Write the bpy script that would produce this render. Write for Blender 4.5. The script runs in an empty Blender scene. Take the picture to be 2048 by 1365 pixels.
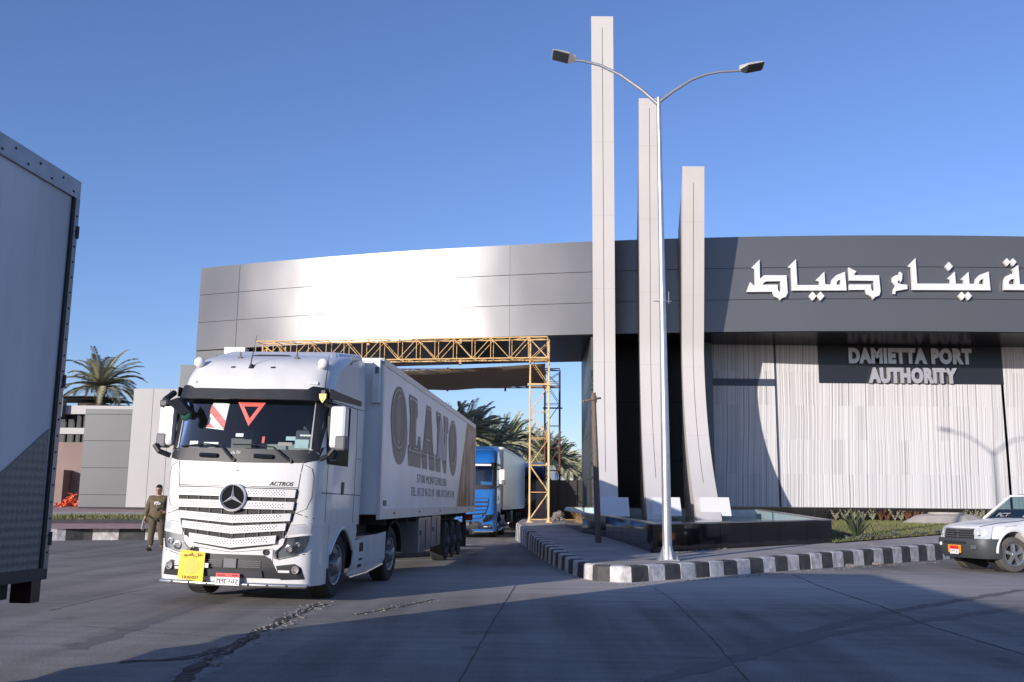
import bpy, bmesh, math, random
import numpy as np
from mathutils import Vector, Matrix
R = math.radians
rnd = random.Random(7)
SC = bpy.context.scene
COL = SC.collection

# ------------------------------------------------------------ camera, light
CAMF, PITCH, ROLL, EYE = 1898., R(9.66), .009, 1.5
_F = np.array([0, math.cos(PITCH), math.sin(PITCH)])
_R0 = np.array([1., 0, 0]); _U0 = np.cross(_R0, _F)
_R = _R0*math.cos(ROLL)+_U0*math.sin(ROLL); _U = _U0*math.cos(ROLL)-_R0*math.sin(ROLL)
_C = np.array([0, 0, EYE])
cam = bpy.data.cameras.new('camera'); camo = bpy.data.objects.new('camera', cam); COL.objects.link(camo)
cam.sensor_width = 36; cam.lens = CAMF/2048*36; cam.clip_end = 3000; cam.clip_start = .05
camo.matrix_world = Matrix(((_R[0], _U[0], -_F[0], 0), (_R[1], _U[1], -_F[1], 0), (_R[2], _U[2], -_F[2], EYE), (0, 0, 0, 1)))
SC.camera = camo
SUN_AZ, SUN_EL = 38.8, 12.3            # sun behind the camera, to its left
w = bpy.data.worlds.new('World'); SC.world = w; w.use_nodes = True
nt = w.node_tree; sky = nt.nodes.new('ShaderNodeTexSky'); sky.sky_type = 'NISHITA'; sky.sun_disc = False
sky.sun_elevation = R(SUN_EL); sky.sun_rotation = R(180+SUN_AZ); sky.air_density = 1.0; sky.dust_density = .35; sky.ozone_density = 3.5
bg = nt.nodes['Background']; tn = nt.nodes.new('ShaderNodeMixRGB'); tn.blend_type = 'MULTIPLY'; tn.inputs[0].default_value = 1; tn.inputs[2].default_value = (1.03, .965, 1.21, 1)
nt.links.new(sky.outputs[0], tn.inputs[1]); nt.links.new(tn.outputs[0], bg.inputs[0]); bg.inputs[1].default_value = .15
sl = bpy.data.lights.new('sun', 'SUN'); sl.energy = 4.7; sl.angle = R(.5); sl.color = (1, .925, .85)
so = bpy.data.objects.new('sun', sl); COL.objects.link(so)
sd = Vector((math.sin(R(SUN_AZ))*math.cos(R(SUN_EL)), math.cos(R(SUN_AZ))*math.cos(R(SUN_EL)), -math.sin(R(SUN_EL))))
so.rotation_euler = sd.to_track_quat('-Z', 'Y').to_euler()
vs = SC.view_settings; SC.display_settings.display_device = 'sRGB'
vs.view_transform = 'Standard'; vs.look = 'None'; vs.gamma = 1; vs.exposure = .15

# measuring helpers: a photograph point on a known plane of the site
def _ray(u, v): return _F+_R*((u-1024)/CAMF)-_U*((v-682.5)/CAMF)
def gnd(u, v, z=0.):
    d = _ray(u, v); return Vector(_C+d*((z-EYE)/d[2]))
def at(u, v, Y):
    d = _ray(u, v); return Vector(_C+d*(Y/d[1]))

# ------------------------------------------------------------ materials
def mat(name, col, rough=.6, metal=0., spec=None, var=0., vscale=3., bump=0., bscale=20., coat=0., dirt=None, stretch=None):
    m = bpy.data.materials.new(name); m.use_nodes = True
    n = m.node_tree; b = n.nodes['Principled BSDF']
    b.inputs['Roughness'].default_value = rough; b.inputs['Metallic'].default_value = metal
    b.inputs['Base Color'].default_value = (*col, 1)
    if coat: b.inputs['Coat Weight'].default_value = coat; b.inputs['Coat Roughness'].default_value = .05
    if spec is not None: b.inputs['Specular IOR Level'].default_value = spec
    if var or bump or dirt:
        tc = n.nodes.new('ShaderNodeTexCoord'); vec = tc.outputs['Object']
        if stretch:
            mp = n.nodes.new('ShaderNodeMapping'); mp.inputs['Scale'].default_value = stretch
            n.links.new(vec, mp.inputs[0]); vec = mp.outputs[0]
    if var:
        t = n.nodes.new('ShaderNodeTexNoise'); t.inputs['Scale'].default_value = vscale; t.inputs['Detail'].default_value = 6
        n.links.new(vec, t.inputs['Vector'])
        rp = n.nodes.new('ShaderNodeValToRGB')
        d2 = dirt or [c*(1-var) for c in col]
        rp.color_ramp.elements[0].position = .3; rp.color_ramp.elements[1].position = .7
        rp.color_ramp.elements[0].color = (*d2, 1); rp.color_ramp.elements[1].color = (*[min(1, c*(1+var*.4)) for c in col], 1)
        n.links.new(t.outputs[0], rp.inputs[0]); n.links.new(rp.outputs[0], b.inputs['Base Color'])
    if bump:
        t2 = n.nodes.new('ShaderNodeTexNoise'); t2.inputs['Scale'].default_value = bscale; t2.inputs['Detail'].default_value = 5
        n.links.new(vec, t2.inputs['Vector'])
        bm_ = n.nodes.new('ShaderNodeBump'); bm_.inputs['Strength'].default_value = bump; bm_.inputs['Distance'].default_value = .02
        n.links.new(t2.outputs[0], bm_.inputs['Height']); n.links.new(bm_.outputs[0], b.inputs['Normal'])
    return m
def emat(name, col, st):
    m = mat(name, col, .3); b = m.node_tree.nodes['Principled BSDF']
    b.inputs['Emission Color'].default_value = (*col, 1); b.inputs['Emission Strength'].default_value = st; return m
def glass(name, tint=(.5, .6, .58), refl=.06):
    m = bpy.data.materials.new(name); m.use_nodes = True; n = m.node_tree; n.nodes.clear()
    o = n.nodes.new('ShaderNodeOutputMaterial'); mx = n.nodes.new('ShaderNodeMixShader'); tr = n.nodes.new('ShaderNodeBsdfTransparent')
    gl = n.nodes.new('ShaderNodeBsdfGlossy'); lw = n.nodes.new('ShaderNodeFresnel'); lw.inputs[0].default_value = 1.5
    ad = n.nodes.new('ShaderNodeMath'); ad.operation = 'ADD'; ad.inputs[1].default_value = refl; n.links.new(lw.outputs[0], ad.inputs[0])
    tr.inputs[0].default_value = (*tint, 1); gl.inputs['Roughness'].default_value = .02
    n.links.new(ad.outputs[0], mx.inputs[0]); n.links.new(tr.outputs[0], mx.inputs[1]); n.links.new(gl.outputs[0], mx.inputs[2]); n.links.new(mx.outputs[0], o.inputs[0])
    return m
M = {}
M['white'] = mat('white_paint', (.62, .615, .61), .32, coat=.45, var=.2, vscale=3, stretch=(1, 1, .35), dirt=(.585, .575, .56))
M['white_d'] = mat('white_dull', (.74, .73, .72), .5, var=.12, vscale=3)
M['black'] = mat('black_plastic', (.018, .019, .022), .5, var=.3, vscale=5)
M['blackg'] = mat('black_gloss', (.012, .013, .015), .15)
M['dark'] = mat('dark_frame', (.02, .02, .02), .7)
M['chassis'] = mat('chassis_dirt', (.035, .034, .034), .75, var=.5, vscale=6)
M['tyre'] = mat('tyre_rubber', (.03, .029, .028), .85, var=.4, vscale=9, bump=.2, bscale=60)
M['dustyre'] = mat('dusty_tyre', (.10, .092, .082), .9, var=.3, vscale=9)
M['rim'] = mat('rim_steel', (.30, .30, .31), .4, .5, var=.25, vscale=10)
M['alloy'] = mat('alloy_metal', (.5, .5, .5), .3, .85)
M['chrome'] = mat('chrome', (.75, .75, .76), .12, 1.)
M['silver'] = mat('silver_plastic', (.72, .72, .73), .35, .1)
M['dirtyrim'] = mat('dirty_rim', (.10, .10, .105), .7, .2, var=.4, vscale=8)
M['tube'] = mat('steel_tube', (.7, .68, .64), .25, .9)
M['glass'] = glass('windscreen_glass', (.86, .92, .89), .0)
M['lens'] = glass('lamp_lens', (.85, .87, .88), .05)
M['dglass'] = mat('dark_glass', (.015, .02, .022), .05, spec=.9)
M['grey'] = mat('grey_plastic', (.12, .12, .13), .55)
M['red'] = mat('red_plastic', (.45, .03, .02), .35)
M['orange'] = mat('orange_red', (.75, .09, .03), .5)
M['redr'] = mat('warning_red', (.85, .06, .03), .45)
M['yellow'] = mat('sign_yellow', (.9, .56, .01), .5, var=.08, vscale=6)
M['ochre'] = mat('sign_faded', (.86, .52, .08), .6, var=.12, vscale=14)
M['ink'] = mat('ink', (.02, .016, .012), .6)
M['plate'] = mat('plate_white', (.72, .71, .69), .4)
M['platered'] = mat('plate_red', (.62, .03, .03), .4)
M['blue'] = mat('blue_paint', (.012, .13, .42), .3, coat=.6, var=.1, vscale=2)
M['navy'] = mat('navy_paint', (.012, .02, .06), .3, coat=.5)
M['gyel'] = mat('gantry_yellow', (.74, .47, .20), .55, var=.25, vscale=3)
M['gred'] = mat('gantry_rust', (.12, .045, .035), .7, var=.3, vscale=4)
M['galv'] = mat('galvanised', (.55, .56, .58), .38, .75, var=.15, vscale=6)
M['lampcase'] = mat('lamp_case', (.42, .40, .37), .5)
M['lampled'] = mat('lamp_underside', (.05, .055, .06), .25)
M['pyl'] = mat('pylon_panel', (.56, .53, .505), .5, var=.05, vscale=1.5, stretch=(1, 1, .2))
M['pyls'] = mat('pylon_block', (.66, .65, .65), .45)
M['joint'] = mat('joint_dark', (.04, .035, .035), .8)
M['granite'] = mat('black_granite', (.008, .008, .009), .06, spec=.8)
M['rim_st'] = mat('basin_rim', (.22, .22, .21), .35, var=.2, vscale=4)
M['tile'] = mat('pool_tile', (.42, .55, .56), .3, var=.12, vscale=8)
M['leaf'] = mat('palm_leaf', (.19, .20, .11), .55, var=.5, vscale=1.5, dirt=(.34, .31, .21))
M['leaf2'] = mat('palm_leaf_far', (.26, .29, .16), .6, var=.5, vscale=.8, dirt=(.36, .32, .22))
M['trunk'] = mat('palm_trunk', (.13, .09, .06), .9, var=.4, vscale=7, bump=.6, bscale=12)
M['cloth'] = mat('shade_cloth', (.16, .125, .095), .9, var=.2, vscale=2, stretch=(1, 5, 1))
M['wood'] = mat('weathered_wood', (.17, .13, .10), .85, var=.4, vscale=9, stretch=(6, 6, .6))
M['stone'] = mat('broken_stone', (.24, .215, .20), .9, var=.4, vscale=8)
M['skin'] = mat('skin', (.44, .25, .18), .55)
M['hair'] = mat('hair', (.012, .010, .009), .8)
M['olive'] = mat('olive_cotton', (.13, .10, .055), .9, var=.3, vscale=7, bump=1., bscale=9)
M['olive2'] = mat('olive_trousers', (.10, .08, .05), .9, var=.3, vscale=7, bump=1., bscale=9)
M['paper'] = mat('paper', (.75, .75, .74), .6)
M['lightp'] = mat('light_panel', (.37, .36, .355), .5, var=.04, vscale=.7)
M['greyp'] = mat('grey_panel', (.085, .09, .095), .45, .2, var=.06, vscale=.8)
M['dgreyp'] = mat('dark_grey_panel', (.11, .12, .13), .4, .3)
M['pink'] = mat('pink_render', (.26, .185, .165), .85, var=.12, vscale=1.2, bump=.3, bscale=14)
M['brick'] = mat('pink_paving', (.42, .27, .24), .9, var=.2, vscale=2)
M['conc'] = mat('pale_concrete', (.42, .38, .34), .9, var=.2, vscale=1.5)
M['concd'] = mat('dark_kerb', (.06, .06, .065), .8, var=.2)
M['fence'] = mat('dark_fence', (.035, .032, .032), .7)
M['brown'] = mat('brown_booth', (.16, .12, .10), .6)
M['bluegrey'] = mat('blue_grey_trim', (.045, .055, .085), .4)
M['netting'] = mat('orange_netting', (.75, .13, .06), .8)
M['letter'] = mat('letter_white', (.68, .67, .68), .4)
M['steel'] = mat('brushed_letters', (.62, .58, .57), .3, .6)
M['kblack'] = mat('kerb_black', (.035, .035, .037), .75, var=.5, vscale=5, dirt=(.09, .085, .08), bump=.5, bscale=18)
M['kwhite'] = mat('kerb_white', (.66, .64, .64), .8, var=.25, vscale=6, dirt=(.38, .35, .33), bump=.6, bscale=18)

def stripes_mat():
    m = mat('ribbed_cladding', (.7, .68, .67), .55); n = m.node_tree; b = n.nodes['Principled BSDF']
    def math_(op, a, v=None, c=None):
        q = n.nodes.new('ShaderNodeMath'); q.operation = op
        for i, x in enumerate((a, v, c)):
            if x is None: continue
            if hasattr(x, 'links'): n.links.new(x, q.inputs[i])
            else: q.inputs[i].default_value = x
        return q.outputs[0]
    tc = n.nodes.new('ShaderNodeTexCoord'); sp = n.nodes.new('ShaderNodeSeparateXYZ'); n.links.new(tc.outputs['Object'], sp.inputs[0])
    row = math_('FLOOR', math_('DIVIDE', math_('ADD', sp.outputs[2], .3), 1.62))
    wv = n.nodes.new('ShaderNodeTexNoise'); wv.inputs['Scale'].default_value = .45; wv.inputs['Detail'].default_value = 0; n.links.new(tc.outputs['Object'], wv.inputs['Vector'])
    x = math_('MULTIPLY_ADD', sp.outputs[2], -.035, sp.outputs[0]); x = math_('MULTIPLY_ADD', wv.outputs[0], .12, x)
    def noise(sc, det, yy):
        cb = n.nodes.new('ShaderNodeCombineXYZ'); n.links.new(x, cb.inputs[0])
        if yy is not None: n.links.new(yy, cb.inputs[1])
        t = n.nodes.new('ShaderNodeTexNoise'); t.inputs['Scale'].default_value = sc; t.inputs['Detail'].default_value = det; n.links.new(cb.outputs[0], t.inputs['Vector']); return t.outputs[0]
    A = noise(13, 2, None); B = noise(15, 2, row); C_ = noise(1.6, 1, row)
    t = math_('ADD', math_('MULTIPLY', A, .72), math_('MULTIPLY', B, .28)); t = math_('ADD', t, math_('MULTIPLY', math_('SUBTRACT', C_, .5), .12))
    rp = n.nodes.new('ShaderNodeValToRGB'); e = rp.color_ramp.elements
    e[0].position = .36; e[0].color = (.17, .17, .18, 1); e[1].position = .55; e[1].color = (.66, .645, .64, 1); y = e.new(.45); y.color = (.46, .45, .45, 1)
    n.links.new(t, rp.inputs[0]); n.links.new(rp.outputs[0], b.inputs['Base Color'])
    bp = n.nodes.new('ShaderNodeBump'); bp.inputs['Strength'].default_value = .9; bp.inputs['Distance'].default_value = .06
    n.links.new(t, bp.inputs['Height']); n.links.new(bp.outputs[0], b.inputs['Normal']); return m
M['ribs'] = stripes_mat()

def fascia_mat():
    m = mat('fascia_metal', (.125, .125, .13), .27, .38); n = m.node_tree; b = n.nodes['Principled BSDF']
    tc = n.nodes.new('ShaderNodeTexCoord')
    t = n.nodes.new('ShaderNodeTexNoise'); t.inputs['Scale'].default_value = .16; t.inputs['Detail'].default_value = 1.5; n.links.new(tc.outputs['Object'], t.inputs['Vector'])
    bp = n.nodes.new('ShaderNodeBump'); bp.inputs['Strength'].default_value = .25; bp.inputs['Distance'].default_value = .5
    n.links.new(t.outputs[0], bp.inputs['Height']); n.links.new(bp.outputs[0], b.inputs['Normal'])
    return m
M['fascia'] = fascia_mat()

def road_mat():
    m = mat('road_concrete', (.2, .19, .185), .95, spec=.15); n = m.node_tree; b = n.nodes['Principled BSDF']
    tc = n.nodes.new('ShaderNodeTexCoord')
    t = n.nodes.new('ShaderNodeTexNoise'); t.inputs['Scale'].default_value = .35; t.inputs['Detail'].default_value = 8; t.inputs['Roughness'].default_value = .6; n.links.new(tc.outputs['Object'], t.inputs['Vector'])
    rp = n.nodes.new('ShaderNodeValToRGB'); e = rp.color_ramp.elements
    e[0].position = .3; e[0].color = (.19, .177, .162, 1); e[1].position = .7; e[1].color = (.30, .28, .26, 1); n.links.new(t.outputs[0], rp.inputs[0])
    # tyre sweeps and brushed texture
    mp = n.nodes.new('ShaderNodeMapping'); mp.inputs['Scale'].default_value = (.5, 6, 1); mp.inputs['Rotation'].default_value = (0, 0, R(18)); n.links.new(tc.outputs['Object'], mp.inputs[0])
    t2 = n.nodes.new('ShaderNodeTexNoise'); t2.inputs['Scale'].default_value = .8; t2.inputs['Detail'].default_value = 6; n.links.new(mp.outputs[0], t2.inputs['Vector'])
    r2 = n.nodes.new('ShaderNodeValToRGB'); r2.color_ramp.elements[0].position = .32; r2.color_ramp.elements[0].color = (.86, .86, .87, 1); r2.color_ramp.elements[1].position = .62; r2.color_ramp.elements[1].color = (1.06, 1.05, 1.03, 1)
    n.links.new(t2.outputs[0], r2.inputs[0])
    mx = n.nodes.new('ShaderNodeMixRGB'); mx.blend_type = 'MULTIPLY'; mx.inputs[0].default_value = .9; n.links.new(rp.outputs[0], mx.inputs[1]); n.links.new(r2.outputs[0], mx.inputs[2])
    t4 = n.nodes.new('ShaderNodeTexNoise'); t4.inputs['Scale'].default_value = 1.7; t4.inputs['Detail'].default_value = 3; n.links.new(tc.outputs['Object'], t4.inputs['Vector'])
    r4 = n.nodes.new('ShaderNodeValToRGB'); r4.color_ramp.elements[0].position = .27; r4.color_ramp.elements[0].color = (.55, .55, .57, 1); r4.color_ramp.elements[1].position = .37; r4.color_ramp.elements[1].color = (1, 1, 1, 1); n.links.new(t4.outputs[0], r4.inputs[0])
    m4 = n.nodes.new('ShaderNodeMixRGB'); m4.blend_type = 'MULTIPLY'; m4.inputs[0].default_value = .6; n.links.new(mx.outputs[0], m4.inputs[1]); n.links.new(r4.outputs[0], m4.inputs[2])
    mp7 = n.nodes.new('ShaderNodeMapping'); mp7.inputs['Scale'].default_value = (1.5, .09, 1); mp7.inputs['Rotation'].default_value = (0, 0, R(5)); n.links.new(tc.outputs['Object'], mp7.inputs[0])
    t7 = n.nodes.new('ShaderNodeTexNoise'); t7.inputs['Scale'].default_value = 1; t7.inputs['Detail'].default_value = 5; n.links.new(mp7.outputs[0], t7.inputs['Vector'])
    r7 = n.nodes.new('ShaderNodeValToRGB'); r7.color_ramp.elements[0].position = .38; r7.color_ramp.elements[0].color = (.76, .75, .75, 1); r7.color_ramp.elements[1].position = .58; r7.color_ramp.elements[1].color = (1.1, 1.1, 1.09, 1); n.links.new(t7.outputs[0], r7.inputs[0])
    m7 = n.nodes.new('ShaderNodeMixRGB'); m7.blend_type = 'MULTIPLY'; m7.inputs[0].default_value = .8; n.links.new(m4.outputs[0], m7.inputs[1]); n.links.new(r7.outputs[0], m7.inputs[2])
    t8 = n.nodes.new('ShaderNodeTexNoise'); t8.inputs['Scale'].default_value = 55; t8.inputs['Detail'].default_value = 3; n.links.new(tc.outputs['Object'], t8.inputs['Vector'])
    r8 = n.nodes.new('ShaderNodeValToRGB'); r8.color_ramp.elements[0].position = .35; r8.color_ramp.elements[0].color = (.7, .7, .7, 1); r8.color_ramp.elements[1].position = .65; r8.color_ramp.elements[1].color = (1.25, 1.23, 1.2, 1); n.links.new(t8.outputs[0], r8.inputs[0])
    m8 = n.nodes.new('ShaderNodeMixRGB'); m8.blend_type = 'MULTIPLY'; m8.inputs[0].default_value = .7; n.links.new(m7.outputs[0], m8.inputs[1]); n.links.new(r8.outputs[0], m8.inputs[2]); m4 = m8
    # pale dust round the island, with the sunlit strip by the kerb painted in
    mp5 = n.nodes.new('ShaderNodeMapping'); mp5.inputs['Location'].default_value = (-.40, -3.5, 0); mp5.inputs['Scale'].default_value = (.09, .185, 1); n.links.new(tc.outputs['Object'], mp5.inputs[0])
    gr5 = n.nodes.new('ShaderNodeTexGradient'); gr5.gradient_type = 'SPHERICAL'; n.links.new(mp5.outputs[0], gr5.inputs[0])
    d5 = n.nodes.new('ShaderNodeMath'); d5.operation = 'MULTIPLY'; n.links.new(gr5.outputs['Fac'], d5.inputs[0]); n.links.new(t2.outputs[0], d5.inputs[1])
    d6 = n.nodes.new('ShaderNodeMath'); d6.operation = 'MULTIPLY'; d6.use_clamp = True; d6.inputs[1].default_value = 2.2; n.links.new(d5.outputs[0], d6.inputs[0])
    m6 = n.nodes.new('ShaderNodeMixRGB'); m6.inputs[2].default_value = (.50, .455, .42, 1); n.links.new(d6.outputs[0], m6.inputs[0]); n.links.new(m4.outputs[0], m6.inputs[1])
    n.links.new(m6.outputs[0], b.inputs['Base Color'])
    t3 = n.nodes.new('ShaderNodeTexNoise'); t3.inputs['Scale'].default_value = 28; t3.inputs['Detail'].default_value = 6; n.links.new(tc.outputs['Object'], t3.inputs['Vector'])
    bp = n.nodes.new('ShaderNodeBump'); bp.inputs['Strength'].default_value = .35; bp.inputs['Distance'].default_value = .012
    n.links.new(t3.outputs[0], bp.inputs['Height']); n.links.new(bp.outputs[0], b.inputs['Normal']); return m
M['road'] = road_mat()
M['pave'] = mat('pavement_concrete', (.42, .375, .345), .95, var=.3, vscale=1.1, bump=.5, bscale=16)
M['sand'] = mat('dusty_soil', (.30, .26, .21), .95, var=.3, vscale=.8)
M['lawn'] = mat('lawn_soil', (.075, .085, .03), .95, var=.4, vscale=1.3, dirt=(.15, .12, .06), bump=.8, bscale=12)
M['blade'] = mat('grass_blades', (.10, .13, .035), .8, var=.5, vscale=.9, dirt=(.19, .165, .07))
M['shrubg'] = mat('groundcover_leaf', (.17, .18, .13), .8, var=.4, vscale=4)
M['dryred'] = mat('dry_plant', (.26, .10, .05), .85, var=.4, vscale=3)

def perf_mat():      # pressed metal with rows of small holes
    m = mat('perforated_white', (.74, .73, .73), .4); n = m.node_tree; b = n.nodes['Principled BSDF']
    tc = n.nodes.new('ShaderNodeTexCoord'); mp = n.nodes.new('ShaderNodeMapping'); mp.inputs['Scale'].default_value = (29, 0, 29); mp.inputs['Rotation'].default_value = (0, R(45), 0)
    n.links.new(tc.outputs['Object'], mp.inputs[0])
    fr = n.nodes.new('ShaderNodeVectorMath'); fr.operation = 'FRACTION'; n.links.new(mp.outputs[0], fr.inputs[0])
    sb = n.nodes.new('ShaderNodeVectorMath'); sb.operation = 'SUBTRACT'; sb.inputs[1].default_value = (.5, 0, .5); n.links.new(fr.outputs[0], sb.inputs[0])
    ln = n.nodes.new('ShaderNodeVectorMath'); ln.operation = 'LENGTH'; n.links.new(sb.outputs[0], ln.inputs[0])
    lt = n.nodes.new('ShaderNodeMath'); lt.operation = 'LESS_THAN'; lt.inputs[1].default_value = .29; n.links.new(ln.outputs['Value'], lt.inputs[0])
    mx = n.nodes.new('ShaderNodeMixRGB'); mx.inputs[1].default_value = (.74, .73, .73, 1); mx.inputs[2].default_value = (.03, .03, .03, 1)
    n.links.new(lt.outputs[0], mx.inputs[0]); n.links.new(mx.outputs[0], b.inputs['Base Color']); return m
M['perf'] = perf_mat()

# ------------------------------------------------------------ mesh tools
class MB:
    def __init__(s): s.v = []; s.f = []; s.m = []; s.mi = 0
    def add(s, vs, fs):
        o = len(s.v); s.v += [tuple(x) for x in vs]
        for f in fs: s.f.append([i+o for i in f]); s.m.append(s.mi)
    def box(s, x0, x1, y0, y1, z0, z1):
        s.add([(x0, y0, z0), (x1, y0, z0), (x1, y1, z0), (x0, y1, z0), (x0, y0, z1), (x1, y0, z1), (x1, y1, z1), (x0, y1, z1)],
              [(0, 3, 2, 1), (4, 5, 6, 7), (0, 1, 5, 4), (1, 2, 6, 5), (2, 3, 7, 6), (3, 0, 4, 7)])
    def hexa(s, lo, hi):
        n = len(lo); s.add(list(lo)+list(hi), [tuple(range(n))[::-1], tuple(range(n, 2*n))]+[(i, (i+1) % n, n+(i+1) % n, n+i) for i in range(n)])
    def prism(s, poly, z0, z1): s.hexa([(p[0], p[1], z0) for p in poly], [(p[0], p[1], z1) for p in poly])
    def xprism(s, poly, x0, x1): s.hexa([(x0, p[0], p[1]) for p in poly], [(x1, p[0], p[1]) for p in poly])
    def yprism(s, poly, y0, y1): s.hexa([(p[0], y0, p[1]) for p in poly], [(p[0], y1, p[1]) for p in poly])
    def tube(s, pts, r, n=8, caps=True):
        pts = [Vector(p) for p in pts]; rs = r if isinstance(r, (list, tuple)) else [r]*len(pts)
        o = len(s.v); up = None
        for i, p in enumerate(pts):
            d = (pts[min(i+1, len(pts)-1)]-pts[max(i-1, 0)]).normalized()
            a = d.cross(Vector((0, 0, 1)) if abs(d.z) < .95 else Vector((0, 1, 0))).normalized(); b = d.cross(a)
            if up is not None:
                a = (up-d*up.dot(d)).normalized(); b = d.cross(a)
            up = a
            for k in range(n):
                t = 2*math.pi*k/n; s.v.append(tuple(p+(a*math.cos(t)+b*math.sin(t))*rs[i]))
        for i in range(len(pts)-1):
            for k in range(n): s.f.append([o+i*n+k, o+i*n+(k+1) % n, o+(i+1)*n+(k+1) % n, o+(i+1)*n+k]); s.m.append(s.mi)
        if caps:
            s.f.append([o+k for k in range(n)][::-1]); s.m.append(s.mi); s.f.append([o+(len(pts)-1)*n+k for k in range(n)]); s.m.append(s.mi)
    def lathe(s, prof, c, axis='x', n=28, caps=True):     # prof: (along, radius)
        o = len(s.v)
        for a, r in prof:
            for k in range(n):
                t = 2*math.pi*k/n; p = (r*math.cos(t), r*math.sin(t))
                q = {'x': (a, p[0], p[1]), 'y': (p[0], a, p[1]), 'z': (p[0], p[1], a)}[axis]
                s.v.append((c[0]+q[0], c[1]+q[1], c[2]+q[2]))
        for i in range(len(prof)-1):
            for k in range(n): s.f.append([o+i*n+k, o+i*n+(k+1) % n, o+(i+1)*n+(k+1) % n, o+(i+1)*n+k]); s.m.append(s.mi)
        if caps: s.f.append([o+k for k in range(n)][::-1]); s.m.append(s.mi); s.f.append([o+(len(prof)-1)*n+k for k in range(n)]); s.m.append(s.mi)
    def sphere(s, c, r, n=14, k=8, sc=(1, 1, 1)):
        pr = [(-math.cos(math.pi*i/k), math.sin(math.pi*i/k)) for i in range(k+1)]; o = len(s.v)
        s.lathe([(a*r, max(.0005, q*r)) for a, q in pr], (0, 0, 0), 'z', n)
        for i in range(o, len(s.v)): x = s.v[i]; s.v[i] = (c[0]+x[0]*sc[0], c[1]+x[1]*sc[1], c[2]+x[2]*sc[2])
    def sheet(s, poly, fn, thick=.01, step=.1):
        """polygon in 2D mapped by fn(a,b,depth) on a surface, with thickness"""
        bm = bmesh.new(); vs_ = [bm.verts.new((p[0], p[1], 0)) for p in poly]; bm.faces.new(vs_)
        for ax in (0, 1):
            lo = min(p[ax] for p in poly); hi = max(p[ax] for p in poly); k = int((hi-lo)/step)
            for i in range(1, k+1):
                co = [0, 0, 0]; co[ax] = lo+(hi-lo)*i/(k+1); no = [0, 0, 0]; no[ax] = 1
                bmesh.ops.bisect_plane(bm, geom=bm.verts[:]+bm.edges[:]+bm.faces[:], plane_co=co, plane_no=no)
        bmesh.ops.triangulate(bm, faces=[f for f in bm.faces if len(f.verts) > 4])
        bm.verts.index_update(); o = len(s.v); n = len(bm.verts)
        fl = [[v.index for v in f.verts] for f in bm.faces]
        s.v += [tuple(fn(v.co.x, v.co.y, thick)) for v in bm.verts]+[tuple(fn(v.co.x, v.co.y, 0)) for v in bm.verts]
        for f in fl: s.f.append([i+o for i in f]); s.m.append(s.mi)
        for e in bm.edges:
            if len(e.link_faces) == 1:
                a, b = e.verts[0].index, e.verts[1].index; s.f.append([o+a, o+b, o+n+b, o+n+a]); s.m.append(s.mi)
        bm.free()
    def build(s, name, mats, parent=None, smooth=False, bevel=0, loc=None, recalc=True):
        me = bpy.data.meshes.new(name); me.from_pydata(s.v, [], s.f)
        for m in (mats if isinstance(mats, (list, tuple)) else [mats]): me.materials.append(m)
        me.polygons.foreach_set('material_index', s.m)
        bm = bmesh.new(); bm.from_mesh(me)
        if recalc: bmesh.ops.recalc_face_normals(bm, faces=bm.faces[:])
        bm.to_mesh(me); bm.free()
        o = bpy.data.objects.new(name, me); COL.objects.link(o)
        if parent: o.parent = parent
        if loc: o.location = loc
        if smooth:
            me.polygons.foreach_set('use_smooth', [True]*len(me.polygons)); me.set_sharp_from_angle(angle=R(38))
        if bevel:
            b = o.modifiers.new('bevel', 'BEVEL'); b.width = bevel; b.segments = 2; b.limit_method = 'ANGLE'; b.angle_limit = R(35)
        return o
def tag(o, label=None, cat=None, group=None, kind=None):
    if label: o['label'] = label
    if cat: o['category'] = cat
    if group: o['group'] = group
    if kind: o['kind'] = kind
    return o
def empty(name, loc=(0, 0, 0), rz=0., mw=None):
    o = bpy.data.objects.new(name, None); COL.objects.link(o); o.empty_display_size = .2
    if mw is not None: o.matrix_world = mw
    else: o.location = loc; o.rotation_euler = (0, 0, rz)
    return o
def children(o): return [c for c in COL.objects if c.parent == o]
def copy_tree(o, parent=None):
    c = o.copy(); COL.objects.link(c)
    if parent: c.parent = parent
    for ch in children(o): copy_tree(ch, c)
    return c
def text_mb(mb, body, fn, x0, x1, z0, z1, ext=.01, bold=0., fit=True, shear=0., font_spacing=1.):
    """writing stretched to fill x0..x1, z0..z1 and mapped with fn(x,z,depth)"""
    cu = bpy.data.curves.new('t', 'FONT'); cu.body = body; cu.offset = bold; cu.extrude = .5; cu.shear = shear; cu.resolution_u = 3; cu.space_character = font_spacing
    o = bpy.data.objects.new('t', cu); COL.objects.link(o); bpy.context.view_layer.update()
    me = bpy.data.meshes.new_from_object(o.evaluated_get(bpy.context.evaluated_depsgraph_get()))
    co = np.array([v.co[:] for v in me.vertices]); lo = co.min(0); hi = co.max(0)
    vs_ = []
    for c in co:
        x = x0+(c[0]-lo[0])/(hi[0]-lo[0])*(x1-x0); z = z0+(c[1]-lo[1])/(hi[1]-lo[1])*(z1-z0)
        vs_.append(fn(x, z, ext if c[2] > 0 else 0))
    mb.add(vs_, [list(p.vertices) for p in me.polygons])
    bpy.data.objects.remove(o); bpy.data.meshes.remove(me); bpy.data.curves.remove(cu)
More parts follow.
